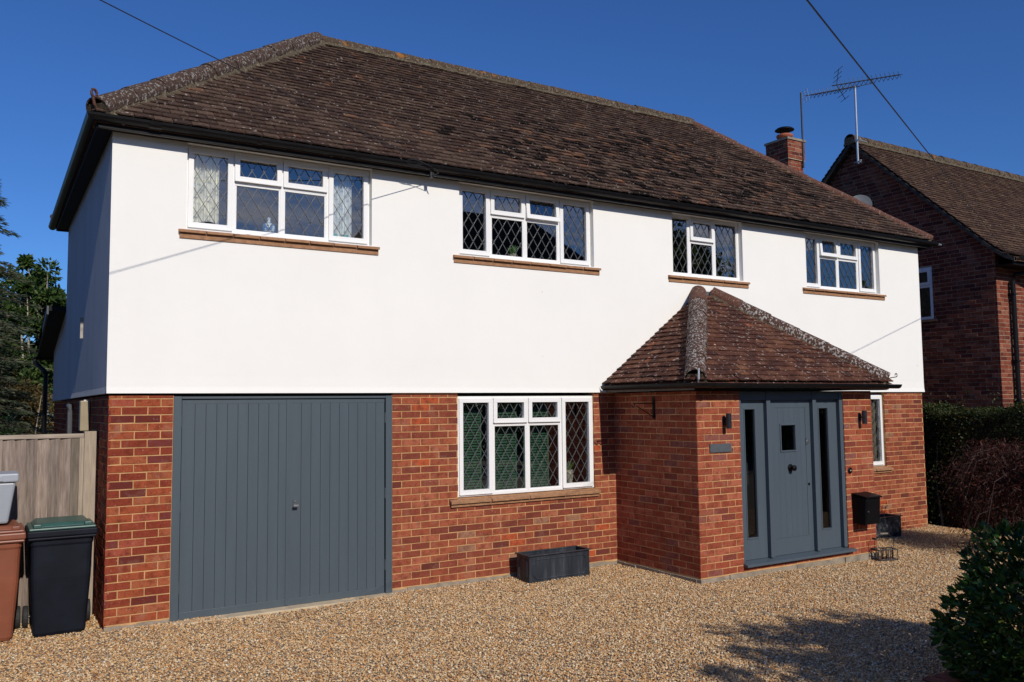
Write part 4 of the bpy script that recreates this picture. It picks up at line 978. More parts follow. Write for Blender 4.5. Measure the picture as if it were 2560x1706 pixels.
def bin_(cx, cy, w_, d_, mat_, lidm, label, rimm):
    t = root('wheelie_bin', label, 'bin', (cx, cy, gz(cx)), 'wheelie bins by the fence'); z = gz(cx); H_ = .90
    bw, bd = w_*.40, d_*.36; tw, td = w_*.49, d_*.47
    m_ = MB(); ly = [(0, bw*.94, bd*.94), (.03, bw, bd), (.5, bw+(tw-bw)*.62, bd+(td-bd)*.62), (.78, tw*.955, td*.95), (.80, tw*.985, td*.98), (H_, tw, td)]
    vs = []; c = .18; nc = 4
    for h, a, b in ly:
        rc = min(a, b)*c
        for qx, qy, a0 in ((1, 1, 0), (-1, 1, 90), (-1, -1, 180), (1, -1, 270)):
            for k in range(nc):
                an = R(a0+90*k/(nc-1)); vs.append((cx+qx*(a-rc)+rc*math.cos(an), cy+qy*(b-rc)+rc*math.sin(an), z+h))
    n = 16; fs = [(i*n+k, i*n+(k+1) % n, (i+1)*n+(k+1) % n, (i+1)*n+k) for i in range(len(ly)-1) for k in range(n)]+[tuple(range(n))[::-1], tuple(range((len(ly)-1)*n, len(ly)*n))]
    m_.add(vs, fs); m_.build('body', mat_, t, smooth=False, bevel=.004)
    m_ = MB(); m_.box(cx-tw-.022, cx+tw+.022, cy-td-.03, cy+td+.02, z+H_-.035, z+H_+.022); m_.box(cx-tw-.016, cx+tw+.016, cy-td-.024, cy+td+.015, z+H_-.06, z+H_-.036); m_.build('rim', rimm, t, bevel=.012)
    m_ = MB(); m_.box(cx-tw-.010, cx+tw+.010, cy-td-.022, cy+td, z+H_+.023, z+H_+.045)
    m_.hexa([(cx-tw+.02, cy-td+.03, z+H_+.046), (cx+tw-.02, cy-td+.03, z+H_+.046), (cx+tw-.02, cy+td-.02, z+H_+.046), (cx-tw+.02, cy+td-.02, z+H_+.046), (cx-tw+.05, cy-td+.07, z+H_+.078), (cx+tw-.05, cy-td+.07, z+H_+.078), (cx+tw-.06, cy+td-.07, z+H_+.088), (cx-tw+.06, cy+td-.07, z+H_+.088)])
    m_.build('lid', lidm, t, bevel=.010)
    for s in (-1, 1): m_ = MB(); m_.box(cx+s*(tw-.055)-.03, cx+s*(tw-.055)+.03, cy-td-.020, cy-td+.04, z+H_+.046, z+H_+.078); m_.build('lug', lidm, t, bevel=.006)
    for s in (-1, 1): m_ = MB(); m_.lathe((cx+s*(bw+.045)-.022, cy+bd+.02, z+.10), [(.04, 0), (.095, .002), (.1, .012), (.1, .034), (.095, .044), (.04, .046)], 20, 'x'); m_.build('wheel', 'rubber', t)
    m_ = MB(); m_.tube([(cx-bw-.05, cy+bd+.02, z+.10), (cx+bw+.05, cy+bd+.02, z+.10)], .01, 8); m_.build('axle', 'dark_alloy', t)
    m_ = MB(); m_.tube([(cx-tw+.06, cy+td+.02, z+H_-.01), (cx-tw+.06, cy+td+.07, z+H_), (cx+tw-.06, cy+td+.07, z+H_), (cx+tw-.06, cy+td+.02, z+H_-.01)], .014, 8); m_.build('handle', rimm, t)
bin_(-.335, .33, .52, .56, 'bin_black', 'bin_green', 'black wheelie bin with a dark green lid beside the brick pier', 'bin_black')
bin_(-.925, .35, .58, .58, 'bin_brown', 'bin_brown', 'brown wheelie bin at the left edge with a grey box on its lid', 'bin_brown')
gb = root('storage_box', 'grey plastic caddy with a clip lid standing on the brown bin', 'box', (-.98, .3, .93))
def gbox(cx, cy, z):
    m_ = MB(); b, t, h = .14, .19, .36
    m_.hexa([(cx-b, cy-b, z), (cx+b, cy-b, z), (cx+b, cy+b, z), (cx-b, cy+b, z), (cx-t, cy-t, z+h), (cx+t, cy-t, z+h), (cx+t, cy+t, z+h), (cx-t, cy+t, z+h)]); m_.build('body', 'box_grey', gb, bevel=.02)
    m_ = MB(); m_.box(cx-t-.02, cx+t+.02, cy-t-.02, cy+t+.02, z+h, z+h+.075); m_.build('lid', 'box_grey', gb, bevel=.014)
    m_ = MB(); m_.box(cx-.12, cx+.09, cy-t-.028, cy-t-.019, z+h+.01, z+h+.055); m_.build('clip', 'box_grey', gb, bevel=.004)
gbox(-.895, .30, .945)
# ================================================================== NEIGHBOUR
NX0, NYF, NYA, NZA = 14.31, -.22, 2.53, 7.32
ne = root('house', 'red brick neighbouring house with a gable end and brown tiled roof at the right', 'house', (NX0, 0, 0))
NYB = 2*NYA-NYF; NZE = 4.55
mb = MB(); x1 = 26
pts = [(NYF+.005, -.6), (NYB, -.6), (NYB, NZE), (NYA, NZA-.1), (NYF+.005, NZE)]
mb.add([(NX0+.005, y, z) for y, z in pts], [(4, 3, 2, 1, 0)]); mb.add([(NX0+.005, NYF+.005, -.6), (x1, NYF+.005, -.6), (x1, NYF+.005, NZE), (NX0+.005, NYF+.005, NZE)], [(0, 1, 2, 3)])
mb.add([(x1, y, z) for y, z in pts], [(0, 1, 2, 3, 4)])
nw = mb.build('wall', 'mortar_grey', ne)
q = []
for k in range(14, 98):
    z = k*.075; 
    if z < NZE: a, b = NYF, 5.0
    else: t_ = (z-NZE)/(NZA-.1-NZE); a, b = NYF+(NYA-NYF)*t_+.03, NYB-(NYB-NYA)*t_-.03
    if b-a > .1: q += lay((NX0, b, 0), (0, -1, 0), (-1, 0, 0), b-a, k, k+1, start_half=0, holes=[(b-2.1, b-.985, 3.47, 4.46)] if 3.4 < z < 4.5 else ())
q += lay((NX0, NYF, 0), (1, 0, 0), (0, -1, 0), 3.2, 12, 61, start_half=1)
place('brick', BRICK, q, nw, 'brick_neigh_single', 'brick_neigh_mass', 150, score_brick)
# gable window
m_ = MB(); y0_, y1_, z0_, z1_ = .985, 2.1, 3.47, 4.46
def rx(mb, ya, yb, za, zb, wd, xa, xb):
    mb.box(xa, xb, ya, yb, za, za+wd); mb.box(xa, xb, ya, yb, zb-wd, zb); mb.box(xa, xb, ya, ya+wd, za+wd, zb-wd); mb.box(xa, xb, yb-wd, yb, za+wd, zb-wd)
rx(m_, y0_, y1_, z0_, z1_, .05, NX0-.01, NX0+.05); m_.box(NX0-.01, NX0+.05, y0_+.05, y1_-.05, 4.08, 4.13); rx(m_, y0_+.03, y0_+.6, 4.13, 4.43, .05, NX0-.025, NX0-.011); nwin = m_.build('window', 'pvc_white', ne)
m_ = MB(); m_.add([(NX0+.005, y0_+.04, z0_+.04), (NX0+.005, y1_-.04, z0_+.04), (NX0+.005, y1_-.04, z1_-.04), (NX0+.005, y0_+.04, z1_-.04)], [(0, 3, 2, 1)]); m_.build('pane', 'pane_glass', nwin)
m_ = MB(); m_.box(NX0-.05, NX0+.02, y0_-.08, y1_+.05, z0_-.05, z0_-.005); m_.build('sill', 'sill_tile', nwin)
# roof with bell-cast foot
XV = NX0-.16
prof = [(NYF-.42, NZE-.12), (NYF-.22, NZE-.02), (NYF+.02, NZE+.17), (NYA, NZA)]
pb = [(2*NYA-y, z) for y, z in prof[::-1]][1:]
line = prof+pb; mb = MB(); vs = []
for y, z in line: vs += [(XV, y, z-.03), (x1+.2, y, z-.03), (XV, y, z-.10), (x1+.2, y, z-.10)]
fs = []
for i in range(len(line)-1):
    a = 4*i; fs += [(a, a+1, a+5, a+4), (a+2, a+6, a+7, a+3), (a, a+4, a+6, a+2)]
fs += [(0, 2, 3, 1)]
mb.add(vs, fs); nr = mb.build('roof', 'neigh_tile', ne)
q = []
for (ya, za), (yb, zb) in zip(prof[:-1], prof[1:]): q += tile_slope((XV, ya, za), (22.5, ya, za), (XV, yb, zb), (22.5, yb, zb), rough=lambda o: .12)
q += tile_slope((19.8, 2*NYA-prof[2][0], prof[2][1]), (XV, 2*NYA-prof[2][0], prof[2][1]), (19.8, NYA, NZA), (XV, NYA, NZA))
place('roof_tile', TILES, q, nr, 'roof_tile_0', 'neigh_tile', 0)
caps((XV-.03, NYA, NZA+.03), (25.8, NYA, NZA+.03), .12, nr, 'ridge_lichen', 'ridge_tile', .45)
mb = MB()
for (ya, za), (yb, zb) in zip(prof[:-1], prof[1:]):
    mb.hexa([(XV-.012, ya, za-.11), (XV+.05, ya, za-.11), (XV+.05, yb, zb-.11), (XV-.012, yb, zb-.11), (XV-.012, ya, za-.035), (XV+.05, ya, za-.035), (XV+.05, yb, zb-.035), (XV-.012, yb, zb-.035)])
for (ya, za), (yb, zb) in zip(pb[:1]+pb[:0], pb[1:2]): pass
mb.hexa([(XV-.012, NYA, NZA-.11), (XV+.05, NYA, NZA-.11), (XV+.05, NYB, NZE+.06), (XV-.012, NYB, NZE+.06), (XV-.012, NYA, NZA-.035), (XV+.05, NYA, NZA-.035), (XV+.05, NYB, NZE+.135), (XV-.012, NYB, NZE+.135)])
mb.build('verge', 'verge_wood', ne)
mb = MB(); mb.box(NX0-.1, x1, NYF-.36, NYF-.34, NZE-.27, NZE-.14); mb.box(NX0-.1, x1, NYF-.34, NYF, NZE-.26, NZE-.25); mb.build('fascia', 'black_board', ne)
gutter([(NX0-.1, NYF-.42, NZE-.14), (20, NYF-.42, NZE-.14)], .055, ne)
m_ = MB(); m_.tube([(NX0+1.0, NYF-.42, NZE-.2), (NX0+.95, NYF-.4, NZE-.30), (NX0+.45, NYF-.09, NZE-.38), (NX0+.40, NYF-.07, NZE-.5), (NX0+.40, NYF-.07, 0)], .042, 12)
for z in (3.8, 2.6, 1.9): m_.box(NX0+.34, NX0+.46, NYF-.115, NYF, z, z+.03)
m_.build('downpipe', 'black_gutter', ne)
# ================================================================== AERIALS, DISH, CABLES
def at(px, py, axis, val):
    d = CF+CR*(px-1280)/FPX-CU*(py-853)/FPX; t = (val-CAM[axis])/d[axis]; return CAM+d*t
def yagi(name, label, base, top, boom0, boom1, nel, el, mat_b, refl, arm=None, mast_mat='dark_alloy', mast_r=.02, loc=None):
    t = root(name, label, 'aerial', tuple(base), 'television aerials on the roofs')
    m_ = MB(); m_.tube([base, top], mast_r, 10); m_.build('mast', mast_mat, t)
    b0, b1 = np.array(boom0), np.array(boom1); d = b1-b0; Ln = np.linalg.norm(d); d /= Ln; side = np.cross(d, (0, 0, 1)); side /= np.linalg.norm(side); up = np.cross(side, d)
    m_ = MB(); m_.tube([b0, b1], .012, 6)
    if arm is not None: m_.tube([np.array(top), arm], .008, 6); m_.tube([arm, arm+np.array([0, 0, .06])], .006, 6)
    m_.build('boom', 'dark_alloy', t)
    m_ = MB()
    for i in range(nel):
        p = b0+d*Ln*(.14+.86*i/(nel-1)); l = el*(1-.25*i/nel)
        m_.tube([p-side*l-up*.05, p, p+side*l-up*.05], .0055, 5); m_.tube([p+up*l*.75-side*.03, p-up*.01], .005, 5); m_.tube([p-up*l*.7+side*.04, p], .005, 5)
    m_.build('elements', 'dark_alloy', t)
    m_ = MB()
    if refl == 'grid':
        for k in np.linspace(-.11, .11, 6): m_.tube([b0-side*.09+up*k, b0+side*.09+up*k], .003, 4)
        for k in (-.09, 0, .09): m_.tube([b0+side*k-up*.12, b0+side*k+up*.12], .004, 4)
    else:
        for s in (-1, 1):
            q0 = b0+d*.10; q1 = b0+d*.22+up*.33*s; m_.tube([q0, q1], .008, 5)
            for f in (.35, .65, .95): c = q0+(q1-q0)*f; m_.tube([c-side*.2, c+side*.2], .0055, 5)
    m_.build('reflector', 'galvanised' if refl == 'grid' else 'dark_alloy', t)
    return t
# ours: mast strapped to the chimney
cb = at(2009, 420, 1, 2.66); ctp = at(2007, 238, 1, 2.66)
ctp = np.array([cb[0], cb[1], at(2007, 238, 0, cb[0])[2]]); ctp[2] = 8.13
yagi('aerial', 'long dark television aerial with a small grid reflector on the chimney mast', cb, ctp, at(2014, 240, 0, cb[0]+.05), at(2140, 216, 0, cb[0]+1.25), 12, .12, 'dark_alloy', 'grid', None, 'dark_alloy', .018)
# neighbour's: silver mast on the gable
nb_ = at(2137, 412, 0, NX0-.28); ntp = at(2137, 218, 0, NX0-.28); nb_[1] = ntp[1]
yagi('aerial', 'dark television aerial with X reflector on the silver gable mast', nb_, ntp, at(2080, 215, 0, NX0-.55), at(2248, 187, 0, NX0+.75), 14, .15, 'dark_alloy', 'x', at(2182, 208, 0, NX0+.12), 'galvanised', .022)
m_ = MB()
for z in (nb_[2]+.05, nb_[2]+.5): m_.tube([(NX0-.28, nb_[1], z), (NX0+.02, nb_[1], z)], .014, 6); m_.tube([(NX0-.3, nb_[1]-.09, z), (NX0-.25, nb_[1]+.1, z)], .012, 6)
m_.build('mast_bracket', 'galvanised', ne)
dsh = root('satellite_dish', 'round grey satellite dish showing just above the right hip of the roof', 'satellite dish', (NX0-.3, 2.5, 5.9))
def dish():
    c = at(2149, 512, 0, NX0-.32); n = np.array([-.75, -.55, .35]); n /= np.linalg.norm(n); s = np.cross((0, 0, 1), n); s /= np.linalg.norm(s); u = np.cross(n, s)
    V = [c-n*.05]; F = []; k = 28
    for rr_, dd in ((.10, .036), (.18, .017), (.235, 0)):
        for i in range(k): a = 2*math.pi*i/k; V.append(c+s*rr_*math.cos(a)+u*rr_*math.sin(a)-n*dd)
    for i in range(k): F.append((0, 1+i, 1+(i+1) % k))
    for r_ in range(2):
        for i in range(k): a = 1+r_*k+i; b = 1+r_*k+(i+1) % k; F.append((a, a+k, b+k, b))
    o = mk('reflector', V, F, 'dish_grey', dsh); md = o.modifiers.new('thick', 'SOLIDIFY'); md.thickness = .008
    m_ = MB(); m_.tube([c-n*.05, (NX0+.02, c[1]+.1, c[2]-.15)], .02, 8); m_.tube([c-u*.24-n*.03, c-u*.1+n*.3], .01, 6); m_.build('arm', 'dish_grey', dsh)
dish()
b0 = np.array([3.17, -.24, 4.52]); dirc = np.array([-.0895-3.1656, -2.33+.24, 4.6096-4.5658])
m_ = MB(); m_.tube([b0+dirc*t*1. + np.array([0, 0, .02+.012*t*t]) for t in (0, .5, 1, 1.6, 2.4, 4)], .0042, 5); tag(m_.build('telephone_cable', 'cable_black'), 'thin black telephone cable running from the left house eave up out of frame', 'cable')
m_ = MB(); m_.box(3.15, 3.19, -.2, -.16, 4.44, 4.5); m_.tube([(3.17, -.2, 4.46), (3.2, -.30, 4.47), (3.17, -.26, 4.53)], .006, 5)
for k in range(3): m_.tube([(2.9+.12*math.cos(a)*.6+.02*k, -.27, 4.555+.035*math.sin(a)) for a in np.linspace(0, 6.28, 9)], .003, 4)
m_.tube([(2.9, -.27, 4.53), (3.05, -.28, 4.515), (3.17, -.26, 4.47)], .004, 4); tag(m_.build('cable_bracket', 'dark_alloy'), 'metal cable bracket with looped wire under the gutter between two windows', 'bracket')
e0 = np.array([10.51, -2.295, 4.1125]); e1 = np.array([12.244, -1.505, 4.202]); dd = e1-e0
m_ = MB(); m_.tube([e0+dd*t for t in (-5.5, -3, -1, 0, 1, 1.75)], .0042, 5); tag(m_.build('telephone_cable', 'cable_black'), 'thin black overhead cable crossing the sky down to the neighbouring roof', 'cable')
# ================================================================== PLANTS
def leaves(C, A, size, ratio, mat_, name, parent, fold=.25, kind=None, rnd=None, droop=0):
    """C centres (n,3), A leaf directions (n,3)."""
    n = len(C); A = A/np.linalg.norm(A, axis=1, keepdims=True); Rn = RNG.normal(size=(n, 3)); S = np.cross(A, Rn); S /= np.linalg.norm(S, axis=1, keepdims=True); Nn = np.cross(S, A)
    l = size*RNG.uniform(.65, 1.25, (n, 1)); w_ = l*ratio
    V = np.stack([C, C+A*l*.3+S*w_*.42+Nn*w_*fold, C+A*l*.68+S*w_*.36+Nn*w_*fold, C+A*l-Nn*l*droop, C+A*l*.68-S*w_*.36+Nn*w_*fold, C+A*l*.3-S*w_*.42+Nn*w_*fold], 1).reshape(-1, 3)
    base = np.arange(n)[:, None]*6; F = np.concatenate([base+np.array([[0, 1, 2, 3]]), base+np.array([[0, 3, 4, 5]])], 1).reshape(-1, 4)
    r = RNG.uniform(0, 1, n) if rnd is None else rnd
    o = mk(name, V, F, mat_, parent, np.repeat(r, 2))
    if kind: o['kind'] = kind
    return o
def clump_pts(centers, radii, n, shell=.5):
    k = RNG.integers(0, len(centers), n); d = RNG.normal(size=(n, 3)); d /= np.linalg.norm(d, axis=1, keepdims=True)
    r = RNG.uniform(0, 1, (n, 1))**shell; return centers[k]+d*r*radii[k], d
# hedge along the boundary
hd = root('hedge', 'tall dark evergreen hedge between the two houses behind the red maple', 'hedge', (12.9, -1.5, -.15))
def hedge():
    n = 42000; y = RNG.uniform(-5.5, .9, n); top = 1.80+.05*np.sin(y*3)+.04*np.sin(y*7.3); z = RNG.uniform(-.1, 1, n)**.8; face = RNG.uniform(0, 1, n)
    x = np.where(face < .62, 12.50+np.abs(RNG.normal(0, .09, n))-.03*np.sin(y*5+z*4), RNG.uniform(12.5, 13.5, n)); zz = np.where(face < .62, -.12+z*(top+.12), top-np.abs(RNG.normal(0, .07, n)))
    C = np.stack([x, y, zz], 1)
    e = RNG.uniform(0, 1, n) < .12; C[e, 1] = .9-np.abs(RNG.normal(0, .1, e.sum())); C[e, 0] = RNG.uniform(12.5, 13.5, e.sum())
    A = RNG.normal(size=(n, 3))*.7+np.array([-.6, -.25, .35]); leaves(C, A, .045, .55, 'leaf_hedge', 'foliage', hd, kind='stuff')
    n = 160; tp = np.stack([RNG.uniform(12.5, 13.3, n), RNG.choice([-.2, -.9, -1.3, .3, -1.9], n)+RNG.normal(0, .05, n), 1.8+RNG.uniform(0, .28, n)], 1)
    leaves(tp, RNG.normal(size=(n, 3))+np.array([0, 0, .5]), .045, .5, 'leaf_hedge', 'shoots', hd, kind='stuff')
    m_ = MB(); m_.box(12.68, 13.4, -5.4, .75, -.15, 1.68); o = m_.build('dark_core', 'black_board', hd)  # solid black box stands in for the shade inside the hedge
    m_ = MB()
    for y in np.arange(-5, .8, .45): m_.tube([(12.62, y, -.15), (12.65, y+.1, .6), (12.7, y+.05, 1.5)], [.02, .015, .006], 6)
    m_.build('stems', 'bark', hd)
hedge()
# cut-leaved red maple
mp = root('maple', 'dark red cut-leaved maple in front of the hedge at the right', 'tree', (10.9, -2.35, -.12))
def maple():
    cx, cy = 10.9, -2.3; n = 150; m_ = MB(); tips = []
    m_.tube([(cx, cy, -.12), (cx+.03, cy-.02, .35), (cx-.02, cy+.03, .7)], [.05, .04, .03], 8)
    for i in range(105):
        a = random.uniform(0, 6.28); l = random.uniform(.45, 1.15); z1 = random.uniform(.5, 1.3)
        p = [(cx, cy, random.uniform(.4, .75)), (cx+math.cos(a)*l*.45, cy+math.sin(a)*l*.45, z1), (cx+math.cos(a)*l*.8, cy+math.sin(a)*l*.8, z1-.08), (cx+math.cos(a)*l*1.05, cy+math.sin(a)*l*1.05, z1-.42-random.uniform(0, .25))]
        m_.tube(p, [.012, .007, .004, .002], 5)
        for k in range(1, 4):
            for _ in range(3): t = random.random(); q = np.array(p[k-1])*(1-t)+np.array(p[k])*t if k > 1 else np.array(p[1]); tips.append(q)
    m_.build('branches', 'bark_dark', mp)
    T = np.array(tips); N_ = 17000; k = RNG.integers(0, len(T), N_); C = T[k]+RNG.normal(size=(N_, 3))*np.array([.10, .10, .06])
    A = RNG.normal(size=(N_, 3))*.8+np.array([0, 0, -.5]); leaves(C, A, .06, .16, 'leaf_maple', 'foliage', mp, kind='stuff', droop=.15)
maple()
# broad-leaved bush in the near right corner
bs = root('bush', 'dark glossy broad-leaved bush in the near right corner', 'bush', (5.45, -5.55, -.05))
def bush():
    c = np.array([5.42, -5.66, .34]); rad = np.array([.92, .92, .80])
    n = 15000; d = RNG.normal(size=(n, 3)); d[:, 2] = np.where(d[:, 2] < -.55*0, d[:, 2]*.6, d[:, 2]); d /= np.linalg.norm(d, axis=1, keepdims=True)
    lump = 1+.07*np.sin(d[:, 0]*7+d[:, 2]*5)+.06*np.sin(d[:, 1]*9+2)
    r = (1-np.abs(RNG.normal(0, .13, n)))*lump; C = c+d*rad*r[:, None]; C = C[C[:, 2] > -.05]; d = d[:len(C)] if 0 else (C-c)/rad
    A = d/np.linalg.norm(d, axis=1, keepdims=True)*.9+RNG.normal(size=C.shape)*.55+np.array([0, 0, .25])
    # largest visible leaves become single parts
    vis = []
    for i in range(len(C)):
        px, py, z = pix(C[i]); out = np.linalg.norm((C[i]-c)/rad)
        if 0 < px < 2560 and 0 < py < 1706 and (C[i]-c)@(CAM-c) > .2 and out > .9: vis.append((-out, i))
    vis.sort(); sing = [i for _, i in vis[:300]]; ms = set(sing); rest = np.array([i for i in range(len(C)) if i not in ms])
    leaves(C[rest], A[rest], .066, .46, 'leaf_laurel_1', 'foliage', bs, kind='stuff')
    V = [(0, 0, 0), (.22, .3, .06), (.19, .68, .07), (0, 1, -.06), (-.19, .68, .07), (-.22, .3, .06), (0, .5, .0)]
    me = bpy.data.meshes.new('leaf'); me.from_pydata(V, [], [(0, 1, 6), (1, 2, 6), (2, 3, 6), (0, 6, 5), (6, 4, 5), (6, 3, 4)]); me.materials.append(MATS['leaf_laurel_0']); me.update()
    for i in sing:
        a = A[i]; s = np.cross(a, RNG.normal(size=3)); s /= np.linalg.norm(s); nn = np.cross(s, a); l = .070*random.uniform(.75, 1.2)
        o = bpy.data.objects.new('leaf', me); link(o, bs); o.matrix_local = Matrix(frame(C[i]-ORG[bs.name], s, a, nn, (l, l, l)).tolist())
    core = MB(); core.lathe((c[0], c[1], c[2]-.40), [(.2, 0), (.45, .15), (.50, .45), (.40, .7), (.2, .85), (.01, .9)], 18); core.build('dark_core', 'bark_dark', bs)  # solid dark filler in place of the shaded inside of the bush
    m_ = MB()
    for k in range(10): a = k*.63; m_.tube([(c[0], c[1], -.08), (c[0]+.3*math.cos(a), c[1]+.3*math.sin(a), .4), (c[0]+.75*math.cos(a), c[1]+.75*math.sin(a), .75)], [.02, .012, .004], 5)
    m_.build('stems', 'bark', bs)
bush()
# brick edging of the planting bed
ed = MB(); ed.box(4.72, 6.6, -4.98, -4.92, -.1, -.04); edg = ed.build('brick_edging', 'mortar_grey'); tag(edg, 'row of dark brick edging beside the near right bush', 'edging')
for i in range(17):
    m_ = MB(); x = 4.72+i*.11; m_.hexa([(x, -5.0, -.09), (x+.1, -5.0, -.09), (x+.1, -4.78, -.09), (x, -4.78, -.09), (x, -5.0, -.022), (x+.1, -5.0, -.022), (x+.1, -4.78, -.024+random.uniform(-.004, .004)), (x, -4.78, -.024)]); m_.build('brick', 'edging_brick', edg, bevel=.004)
# trees behind the fence at the left
def tree(name, label, base, H_, crown, rads, nleaf, lsize, lm, bark='bark', cat='tree', trunk_r=.12, ncl=26, clr=(.45, .9), group=None, stems=1, ratio=.5):
    t = root(name, label, cat, base, group); base = np.array(base, float); cc = np.array(crown, float); rr_ = np.array(rads, float)
    d = RNG.normal(size=(ncl, 3)); d /= np.linalg.norm(d, axis=1, keepdims=True); CC = cc+d*rr_*RNG.uniform(.3, .9, (ncl, 1)); cr = RNG.uniform(*clr, (ncl, 1))*rr_.mean()*.5
    m_ = MB()
    for s in range(stems):
        off = np.array([random.uniform(-.35, .35), random.uniform(-.35, .35), 0])*(stems > 1)
        m_.tube([base+off, base+off+np.array([random.uniform(-.1, .1), 0, H_*.3]), cc+off*1.5-np.array([0, 0, rads[2]*.5]), cc+off*2+np.array([0, 0, rads[2]*.4])], [trunk_r, trunk_r*.8, trunk_r*.5, trunk_r*.15], 8)
    m_.build('trunk', bark, t); m_ = MB()
    for p in CC: q = cc+np.array([0, 0, min(rads[2]*.3, (p[2]-cc[2]))-rads[2]*.3]); m_.tube([q, (q+p)/2+np.array([0, 0, .1]), p], [trunk_r*.4, trunk_r*.22, trunk_r*.08], 5)
    m_.build('limbs', bark, t)
    C, dd_ = clump_pts(CC, cr, nleaf, .45); leaves(C, dd_+RNG.normal(size=C.shape)*.6, lsize, ratio, lm, 'crown', t, kind='stuff'); return t
def pt(px, py, dep): return CAM+(CF+CR*(px-1280)/FPX-CU*(py-853)/FPX)*dep
p = pt(128, 780, 19); tree('ash_tree', 'leafy green tree with open crown beside the house corner behind the fence', (p[0], p[1], -.1), 4, (p[0]-.1, p[1], 3.6), (1.3, 1.1, 2.05), 17000, .12, 'leaf_tree', 'bark_pale', trunk_r=.06, ncl=75, clr=(.14, .38), stems=3)
p = pt(60, 950, 17.5); tree('thicket', 'autumn coloured thicket with pale stems behind the fence', (p[0], p[1], -.1), 2.4, (p[0]-.2, p[1], 1.7), (1.5, .9, 1.3), 9000, .07, 'leaf_autumn', 'bark_pale', 'thicket', .035, 40, (.3, .6), None, 7)
p = pt(-60, 1050, 16); tree('laurel_bush', 'dark green leafy shrub just above the fence at the far left', (p[0], p[1], -.1), 1.2, (p[0]+.25, p[1], 1.1), (.9, .6, .75), 5000, .11, 'leaf_laurel_1', 'bark', 'shrub', .04, 24, (.4, .7), None, 3, .3)
p = pt(40, 800, 23); tree('holly_tree', 'dark dense tree at the back left behind the conifer', (p[0]-.3, p[1], -.1), 4, (p[0]-.2, p[1], 2.9), (2.5, 1.2, 2.9), 30000, .12, 'leaf_tree', 'bark_pale', trunk_r=.07, ncl=80, clr=(.2, .5), stems=4)
cf = root('conifer', 'grey-green conifer with drooping feathery branches at the left edge', 'tree', tuple(pt(-70, 900, 15)*np.array([1, 1, 0])))
def conifer():
    b = pt(-90, 900, 15); H_ = 6.6; m_ = MB(); m_.tube([(b[0], b[1], -.1), (b[0]+.05, b[1], 2.5), (b[0], b[1], H_)], [.13, .09, .02], 8); m_.build('trunk', 'bark', cf)
    m_ = MB(); C = []; A = []
    for i in range(210):
        z = random.uniform(1.0, H_); l = (1.5*(1-(z/H_)**1.6)+.25)*random.uniform(.6, 1.1); a = random.uniform(0, 6.28); d = np.array([math.cos(a), math.sin(a), 0])
        p0 = np.array([b[0], b[1], z]); p1 = p0+d*l*.5+np.array([0, 0, .06]); p2 = p0+d*l+np.array([0, 0, -.10]); m_.tube([p0, p1, p2], [.015, .009, .003], 4)
        s = np.cross(d, (0, 0, 1))
        for k in range(150):
            t = random.uniform(.15, 1); p_ = (p0*(1-t)+p2*t)+np.array([0, 0, .12*t*(1-t)*2]); w_ = (1-t)*.28+.05; o = random.uniform(-1, 1)
            C.append(p_+s*o*w_+np.array([0, 0, random.gauss(0, .018)])); A.append(d*.7+s*o*.9+np.array([0, 0, -.15+random.gauss(0, .15)]))
    m_.build('limbs', 'bark_dark', cf); leaves(np.array(C), np.array(A), .11, .16, 'leaf_conifer', 'crown', cf, kind='stuff')
conifer()
# garden tree behind the camera whose shadow falls on the drive
tree('garden_tree', 'small garden tree out of view whose dappled shadow lies on the gravel', (5.6, -10.6, -.1), 3.4, (4.75, -10.0, 3.75), (1.4, .8, .5), 2400, .11, 'leaf_tree', 'bark', trunk_r=.05, ncl=30, clr=(.2, .55))
# across the road: house and trees seen in the window panes
oh = root('house', 'house across the road, seen only as a reflection in the window panes', 'house', (22, -32, 5.6))
mb = MB(); mb.box(16, 28.5, -38, -31, 5.6, 9.9); mb.build('wall', 'brick_neigh_mass', oh)
mb = MB(); mb.add([(15.5, -30.4, 9.8), (29, -30.4, 9.8), (29, -38.6, 9.8), (15.5, -38.6, 9.8), (17.5, -34.5, 13.2), (27, -34.5, 13.2)], [(0, 1, 5, 4), (1, 2, 5), (2, 3, 4, 5), (3, 0, 4), (0, 3, 2, 1)]); mb.build('roof', 'neigh_tile', oh)
for i, (x, y, h, r_) in enumerate(((33, -30, 9.5, 3.2), (37.5, -34, 11, 3.4), (13.0, -34, 6.2, 1.9), (31.0, -26, 6.5, 2.0))):
    tree('street_tree', ['broad green tree across the road left of the reflected house', 'taller green tree across the road beyond the reflected house', 'small tree across the road right of the reflected house', 'low tree across the road in front of the tall trees'][i], (x, y, 5.0 if y < -29 else 0), h*.6, (x, y, h), (r_, r_, r_*.9), 3500, .45, 'leaf_tree', 'bark', trunk_r=.25, ncl=30, clr=(.5, .8), group='trees across the road')

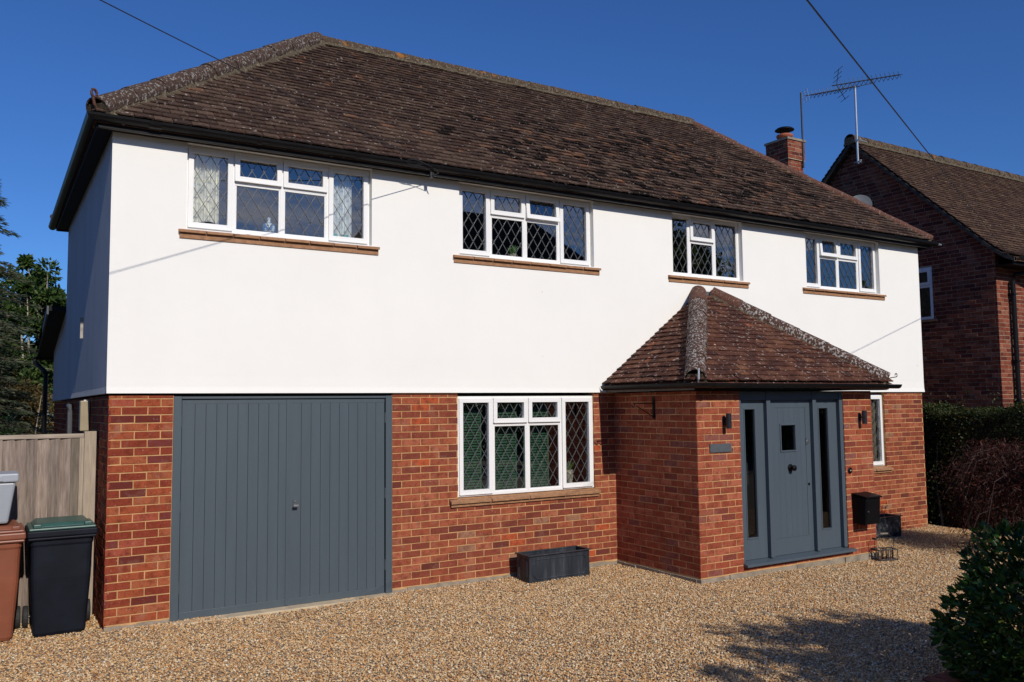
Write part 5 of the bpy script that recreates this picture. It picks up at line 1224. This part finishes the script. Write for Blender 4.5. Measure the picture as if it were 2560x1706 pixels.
for i, (x, y, h, r_) in enumerate(((-34, -38, 10.5, 4.6), (-22, -36, 9.5, 4.2), (-10, -38, 10.5, 4.5), (2, -37, 9.0, 4.0), (48, -38, 11.5, 5.0), (60, -36, 10, 4.6))):  # unseen trees added to dim the low sky; tops may mirror in panes
    tree('street_tree', ['first','second','third','fourth','fifth','sixth'][i]+' broad added tree from the left behind the camera, screening the low sky', (x, y, 0), h*.55, (x, y, h*.62), (r_*1.3, r_, h*.4), 2500, .7, 'leaf_tree', 'bark', trunk_r=.3, ncl=30, clr=(.6, .9), group='broad trees added behind the camera')
rh = root('hedge', 'added tall hedge behind the camera, out of view, screening the low sky', 'hedge', (0, -17, 0))  # unseen hedge added to block bright sky near the horizon
n = 9000; C = np.stack([RNG.uniform(-30, 40, n), -17+RNG.normal(0, .45, n), RNG.uniform(0, 2.6, n)], 1); C = C[(C[:, 0] < 2.5) | (C[:, 0] > 6)]
leaves(C, RNG.normal(size=C.shape), .4, .5, 'leaf_hedge', 'foliage', rh, kind='stuff')
lh = root('house', 'added brick house to the left, out of view, screening the side sky', 'house', (-11, 3, 0))  # unseen house added to cut skylight on the left-facing walls
mb = MB(); mb.box(-15, -6.2, -1, 8, -.2, 5); mb.build('wall', 'brick_neigh_mass', lh)
mb = MB(); mb.add([(-15.4, -1.4, 5), (-5.8, -1.4, 5), (-5.8, 8.4, 5), (-15.4, 8.4, 5), (-10.6, 2, 8.2), (-10.6, 5, 8.2)], [(0, 1, 4), (1, 2, 5, 4), (2, 3, 5), (3, 0, 4, 5), (0, 3, 2, 1)]); mb.build('roof', 'neigh_tile', lh)

m, N, L, b = nmat('thin_cloud'); N.remove(b); tr = N.new('ShaderNodeBsdfTranslucent'); tr.inputs[0].default_value = (.95, .95, .95, 1); tp = N.new('ShaderNodeBsdfTransparent')
mx = N.new('ShaderNodeMixShader'); L.new(thr(N, L, noise(N, L, .0021, 6, .65, stretch=(.6, 1, 1)), .38, .60), mx.inputs[0]); L.new(tp.outputs[0], mx.inputs[1]); L.new(tr.outputs[0], mx.inputs[2]); L.new(mx.outputs[0], N['Material Output'].inputs[0])
V = []; F = []; nx, ny = 30, 24
for i in range(nx+1):
    for j in range(ny+1): V.append((-1500+150*i, -1900-150*j, 620+25*math.sin(i*.7)+20*math.sin(j*.9+i*.4)))
for i in range(nx):
    for j in range(ny): a = i*(ny+1)+j; F.append((a, a+ny+1, a+ny+2, a+1))
o = mk('cloud_layer', V, F, 'thin_cloud', None, None, True); tag(o, kind='structure')
